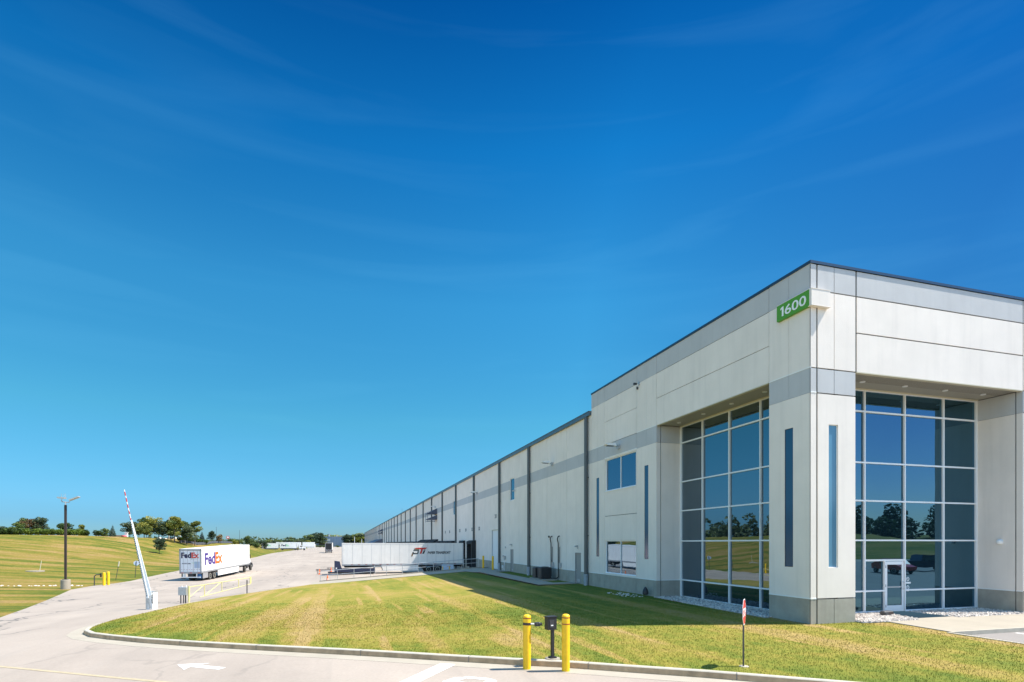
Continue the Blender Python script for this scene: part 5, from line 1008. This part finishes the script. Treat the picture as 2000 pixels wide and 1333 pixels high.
TR = [('bd',-108,222,5.2,'dark bushy treetop at the far left edge behind the hedge'),('bg',-97.3,206,4.2,'small green treetop behind the gap in the hedge'),('bg',-88,190,5.0,'low round green tree left of the rust coloured tree'),('br',-86,192,6.2,'rust and green tree rising behind the hedge'),('tg',-90,198,7.0,'thin grey green tree just left of the rust coloured tree'),('bd',-84.5,193,6.6,'grey green tree just right of the rust coloured tree'),
 ('tg',-83,202,5.6,'thin sparse tree left of the light pole, above the hedge'),('bg',-80.4,200,5.3,'sparse tree just left of the light pole'),('ty',-79,205,4.9,'wispy tree just right of the light pole'),('bg',-70,198,3.6,'small green bush past the right end of the hedge'),
 ('sp',-57.0,166.0,3.3,'broad dark spruce standing alone right of the hedge'),('by',-53.0,172,3.4,'small round yellow green tree between the spruce and the barrier arm'),
 ('bd',-58.3,182,5.0,'dark tree half hidden behind the barrier arm'),('by',-53.0,180,6.7,'large yellow green tree just right of the barrier arm'),('bg',-56,186,6.4,'tall green tree behind the yellow green one'),('by',-50.5,180,6.3,'broad yellow green tree in the middle of the hilltop grove'),('bd',-49.5,179,5.3,'dark tree at the foot of the hilltop grove'),('bg',-47.5,180,6.0,'green tree at the middle of the hilltop grove'),
 ('bg',-50.2,192,6.6,'green tree at the back of the hilltop grove'),('ty',-45.6,176,7.4,'tall yellow topped tree near the right end of the hilltop grove'),('tg',-44.6,182,7.0,'sparse tall tree with a pale trunk in the hilltop grove'),('bd',-43.0,178,6.0,'dark tree behind the right end of the hilltop grove'),('ty',-42.4,184,7.2,'yellow green tree at the right end of the hilltop grove'),('by',-52.4,176,3.9,'low yellow tree with rusty leaves under the grove'),
 ('sp',-44.5,202,3.6,'small dark conifer right of the grove, behind the silt fence'),('bd',-44.8,218,4.0,'round dark tree behind the silt fence'),('br',-43.0,222,3.4,'low reddish tree next to the round dark tree'),('by',-40.0,232,2.6,'round pale green willow bush behind the trailer roof'),
 ('bg',-43.5,285,5.0,'round green tree on the crest beyond the white trailer'),('shd',-37.0,262,2.6,'dark low tree standing in the grass below the crest'),('bd',-42.0,330,5.2,'dark green tree left of the far pair of trailers'),
 ('bd',-43,385,4.6,'dark tree behind the rear pup trailer'),('bg',-41,400,5.6,'green tree behind the gap between the pup trailers'),('by',-36,420,5.0,'yellow green tree behind the front pup trailer'),('bd',-52,430,5,'dark distant tree left of the pup trailers'),('bg',-47,440,5.5,'distant tree above the rear pup trailer')]
for k, x, y, h, lab in TR: plant(k, x, y, h, lab, 'trees on and beyond the hillside')
x, y = wpos((311-1000)/1094, 127); plant('bd', x, y, 3.7, 'small dark round tree standing alone on the open grass slope', None, .95)
FARP = [(598,560,8,'bd'),(604,600,12.5,'bg'),(611,600,11,'bd'),(619,620,15.2,'bd'),(627,640,14,'by'),(635,650,13,'by'),(643,650,13.5,'bg'),(650,650,12,'by'),(657,660,13.4,'by'),(664,660,12.5,'by'),(670,660,12,'bd'),(677,640,13.4,'bd'),(684,640,12.6,'bd'),(691,660,12,'bg'),(698,640,14.5,'bg'),(705,640,15.4,'by'),(711,640,14,'bd'),(718,640,13,'bg')]
for i, (px, d, h, k) in enumerate(FARP):
    x, y = wpos((px-1000)/1094, d); o_ = ['leftmost', 'second', 'third', 'fourth', 'fifth', 'sixth', 'seventh', 'eighth', 'ninth', 'tenth', 'eleventh', 'twelfth', 'thirteenth', 'fourteenth', 'fifteenth', 'sixteenth', 'seventeenth', 'last'][i]
    plant(k, x, y, h+1, 'distant tree behind the far grey building, '+o_+' from the left', 'trees behind the far grey building', 1.3, z=-1.0)
for i in range(12):
    px = 512+8*i; x, y = wpos((px-1000)/1094, 520+13*(i % 3)); plant(('bd', 'bg', 'by')[i % 3], x, y, 5.2+(i*7 % 5)*.4, 'tiny distant tree on the horizon, '+['leftmost', 'second', 'third', 'fourth', 'fifth', 'sixth', 'seventh', 'eighth', 'ninth', 'tenth', 'eleventh', 'last'][i]+' before the far grey building', 'tiny horizon trees', 1.9, z=0)
# trees outside the frame, seen mirrored in the glass
np.random.seed(21); random.seed(21)
def wood(name, lab, line, n, zb, h0, h1):
    C = []
    for i in range(line):
        a = i/(line-1); x, y = n(a); h = random.uniform(h0, h1); g0 = zb(x, y)
        for k in range(4): C.append((x+random.uniform(-2, 2), y+random.uniform(-2, 2), g0+h*(.2+.22*k)+random.uniform(-.4, .4), random.uniform(2.2, 3.4)*(1-.12*k), random.uniform(1.1, 1.9)))
    o = leafmesh(name, C, line*420, .8, LEAFD, None); o['kind'] = 'stuff'; o['label'] = lab; o['category'] = 'wood'
wood('woodland', 'wood on the hill beyond the left edge, mirrored in the side glass', 34, lambda a: (-91-90*a+random.uniform(-1, 2), 171-40*a+random.uniform(-2, 5)), hz, 4.5, 9)
wood('woodland', 'dark wood behind the camera, mirrored in the entrance glass', 60, lambda a: (25+165*a+random.uniform(-2, 2), -92+random.uniform(-12, 6)), lambda x, y: 4.4, 6, 12)
random.seed(5)
# shrub row and silt fence at the right of the crest
for i in range(7):
    px = 352+8*i; x, y = wpos((px-1000)/1094, 163+i*2.2); plant('sh' if i % 2 else 'sh2', x, y, 1.55, 'low green shrub at the foot of the grove, '+['first', 'second', 'third', 'fourth', 'fifth', 'sixth', 'last'][i]+' from the left', 'shrubs at the foot of the grove', 1.25)
for i in range(4): x, y = wpos((450+6*i-1000)/1094, 243); plant('shd', x, y, 1.9, 'low green shrub on the crest behind the trailer roof, '+['first', 'second', 'third', 'last'][i]+' from the left', 'shrubs on the far crest', 1.3)
A = [wpos((px-1000)/1094, d) for px, d in ((352, 160), (365, 164), (385, 168), (405, 178), (422, 196), (440, 214), (455, 232))]
t = thing('silt_fence', 'low dark silt fence running along the grassy crest', 'fence', (*A[0], hz(*A[0]))); m = M(); m.O = Vector(t.location); ms = M(); ms.O = m.O
for a, b in zip(A[:-1], A[1:]):
    k = 4
    for j in range(k):
        p_ = [a[0]+(b[0]-a[0])*j/k, a[1]+(b[1]-a[1])*j/k]; q_ = [a[0]+(b[0]-a[0])*(j+1)/k, a[1]+(b[1]-a[1])*(j+1)/k]; z0, z1 = hz(*p_), hz(*q_); m.add([(*p_, z0-.1), (*q_, z1-.1), (*q_, z1+.62), (*p_, z0+.6), (p_[0]+.03, p_[1], z0-.1), (q_[0]+.03, q_[1], z1-.1), (q_[0]+.03, q_[1], z1+.62), (p_[0]+.03, p_[1], z0+.6)], [(0, 1, 2, 3), (7, 6, 5, 4), (3, 2, 6, 7)])
        ms.box(p_[0]-.04, p_[0]+.04, p_[1]-.08, p_[1], z0-.1, z0+.8)
m.build('fabric', mat('silt_fabric', (.07, .08, .10), .8, var=.3, vscale=2), t); ms.build('stake', BARK, t)
def pole(px, d, h, r, mt, lab, cross=False):
    x, y = wpos((px-1000)/1094, d); z = hz(x, y); t = thing('utility_pole', lab, 'pole', (x, y, z-.1)); m = M(); m.cyl((0, 0, 0), (0, 0, h), r, r*.7, 8)
    if cross: m.box(-.9, .9, -.06, .06, h-.5, h-.38)
    m.build('pole', mt, t)
PALE = mat('weathered_wood_pole', (.42, .36, .30), .8)
pole(330, 168, 6.6, .13, PALE, 'pale pole standing left of the middle of the hilltop grove'); pole(352, 170, 5.2, .16, mat('pale_birch_pole', (.6, .58, .5), .8), 'pale pole in front of the hilltop grove, left one'); pole(370.5, 170, 4.6, .14, PALE, 'pale pole in front of the right end of the grove')
pole(384, 175, 6.2, .07, DKST, 'thin dark pole just right of the hilltop grove'); pole(422.5, 200, 5.6, .06, DKST, 'thin grey pole above the silt fence'); pole(468, 240, 6.0, .07, DKST, 'thin pole above the trailer roof')
pole(505.5, 330, 8.0, .09, DKST, 'thin pole left of the far trailers'); pole(527.5, 420, 9.5, .11, DKST, 'thin pole above the rear pup trailer, left'); pole(532, 430, 9.0, .11, DKST, 'thin pole above the rear pup trailer, right')
for px, d, h in ((692.5, 560, 10.5), (706.5, 560, 8)): pole(px, d, h, .22, ALU, 'white lamp pole before the far building, '+('left' if px < 700 else 'right')+' one')
# tilted white and red disc sign on the crest, white objects, tiny cars
x, y = wpos((445-1000)/1094, 228); t = thing('round_sign', 'round red and white sign on the crest above the trailer roof', 'sign', (x, y, hz(x, y))); m = M(); m.cyl((0, 0, 0), (0, 0, 1.6), .05); m.build('post', DKST, t); m = M(); m.cyl((0, -.03, 2.0), (0, .03, 2.0), .62, n=18); m.build('sign_face', RED, t); m = M(); m.cyl((0, -.05, 2.05), (0, .05, 2.05), .36, n=16); m.build('sign_center', SWHITE, t)
x, y = wpos((234.5-1000)/1094, 152); t = thing('parked_car', 'small red car roof showing over the crest right of the spruce', 'car', (x, y, hz(x, y)-.5), R(80)); m = M(); m.prism([(-1.6, .3), (1.6, .3), (1.5, .8), (.8, 1.25), (-.9, 1.25), (-1.5, .85)], -.8, .8, 'x'); m.build('body', mat('dull_red_paint', (.35, .05, .05), .4), t); m = M(); m.prism([(-.7, .85), (.8, .85), (.65, 1.18), (-.7, 1.18)], -.81, .81, 'x'); m.build('window', TINT, t)
x, y = wpos((247-1000)/1094, 153); t = thing('cabinet', 'pale blue and white utility cabinet right of the small red car', 'cabinet', (x, y, hz(x, y)-.2)); m = M(); m.box(-.3, .3, -.3, .3, 0, 1.7).box(-.4, .4, -.4, .4, 1.7, 1.8); m.build('cabinet_body', TW, t)
for px, d, nm in ((322, 176, 'left'), (341, 171, 'right')): x, y = wpos((px-1000)/1094, d); t = thing('rock_pile', 'pile of pale rocks at the foot of the grove, '+nm+' one', 'rocks', (x, y, hz(x, y))); m = M(); [m.lathe([(r_, -.2), (r_*1.1, .15), (r_*.5, r_*1.1)], (random.uniform(-1.6, 1.6), random.uniform(-.6, .6), random.uniform(0, .3)), 7) for r_ in [random.uniform(.25, .6) for _ in range(10)]]; m.build('rock', TRIM if 0 else mat('pale_rock', (.62, .58, .52), .9), t)
# far grey metal building closing the court
x0, y0 = wpos((611-1000)/1094, 640); t = thing('far_building', 'long low blue grey metal building closing the far end of the court', 'building', (x0, y0, -1.5)); t.rotation_euler = (0, 0, R(-16.5))
m = M(); m.box(0, 46, 0, 30, 0, 11.6); m.build('wall', FARW, t); m = M(); m.box(-.3, 46.3, -.3, 30, 11.6, 11.9).box(8, 11, 2, 5, 11.9, 13).box(17, 18.5, 2, 4, 11.9, 14.5).box(26, 27, 2, 3, 11.9, 13.2); m.build('roof', GALV, t)
m = M(); m.box(6.5, 22, -.15, -.01, 1.8, 4.6); m.build('window', DKST, t); m = M(); m.box(16, 20, -.3, -.01, 6.4, 9.2); m.build('sign_panel', SWHITE, t)
m = M(); m.box(47.5, 54, 2, 30, 0, 11.2); m.build('wing', FARW, t); m = M(); [m.box(k_, k_+.35, -.12, -.01, .2, 11.5) for k_ in np.arange(2, 46, 3.1)]; m.build('cladding_rib', mat('cladding_rib', (.24, .30, .42), .5), t)
x, y = wpos((640-1000)/1094, 610)
for i, (px, d) in enumerate(((615, 590), (624, 560), (632, 560), (645, 560), (659, 560))): x, y = wpos((px-1000)/1094, d); plant('shd', x, y, 2.2, 'small bush at the far end of the court, '+['first', 'second', 'third', 'fourth', 'fifth'][i]+' from the left', 'bushes at the far end of the court', 1.7, z=-1.5)
# white low wall / concrete barrier near the far tractor
x, y = wpos((608-1000)/1094, 480); m = M(); m.box(-3.5, 3.5, -.5, .5, 0, 3.4); o = m.build('storage_container', mat('cream_container', (.70, .64, .55), .6)); o.location = (x, y, cz(x, y)); tag(o, 'cream coloured container beyond the far white tractor', 'container')
# distant cooling light haze is negligible; horizon wood as one mass
random.seed(11)
C = [(-420+i*17+random.uniform(-5, 5), 900+random.uniform(-30, 30), random.uniform(3, 6), random.uniform(10, 15), random.uniform(4, 7)) for i in range(70)]
o = leafmesh('distant_wood', C, 9000, 3.2, LEAFD, None); o['kind'] = 'stuff'; o['label'] = 'far wood along the horizon'; o['category'] = 'wood'
for k in PR:
    if k not in used:
        for ch in [c for c in bpy.data.objects if c.parent == PR[k]]: bpy.data.objects.remove(ch)
        bpy.data.objects.remove(PR[k])

# pieces that merely repeat inside a part become parts of their own
def split_loose(o):
    me = o.data; n = len(me.vertices); par = list(range(n))
    def fd(i):
        while par[i] != i: par[i] = par[par[i]]; i = par[i]
        return i
    for e in me.edges: a, b = fd(e.vertices[0]), fd(e.vertices[1]); par[a] = b
    roots = sorted({fd(i) for i in range(n)})
    if len(roots) < 2: return
    for k, r_ in enumerate(roots):
        idx = [i for i in range(n) if fd(i) == r_]; mp_ = {v: i for i, v in enumerate(idx)}; m = M()
        m.v = [tuple(me.vertices[i].co) for i in idx]
        for p_ in me.polygons:
            if p_.vertices[0] in mp_: m.f.append(tuple(mp_[v] for v in p_.vertices)); m.mi.append(p_.material_index)
        c = m.build(o.name.split('.')[0], list(me.materials), o.parent); c.matrix_local = o.matrix_local.copy()
    bpy.data.objects.remove(o)
for o in [o for o in bpy.data.objects if o.type == 'MESH' and o.parent and not o.children and o.name.split('.')[0] in ('hinge', 'bumper', 'bird_spike', 'lock_rod', 'tail_lamp', 'mud_flap', 'pipe_leg', 'leg', 'conduit_stub', 'roof_vent', 'side_skirt', 'soffit_trim', 'stake', 'rock', 'skirt_decal')]: split_loose(o)
for o in [o for o in bpy.data.objects if o.type == 'MESH' and o.parent and o.parent.name.startswith('downspout') and o.name.startswith('bracket')]: split_loose(o)
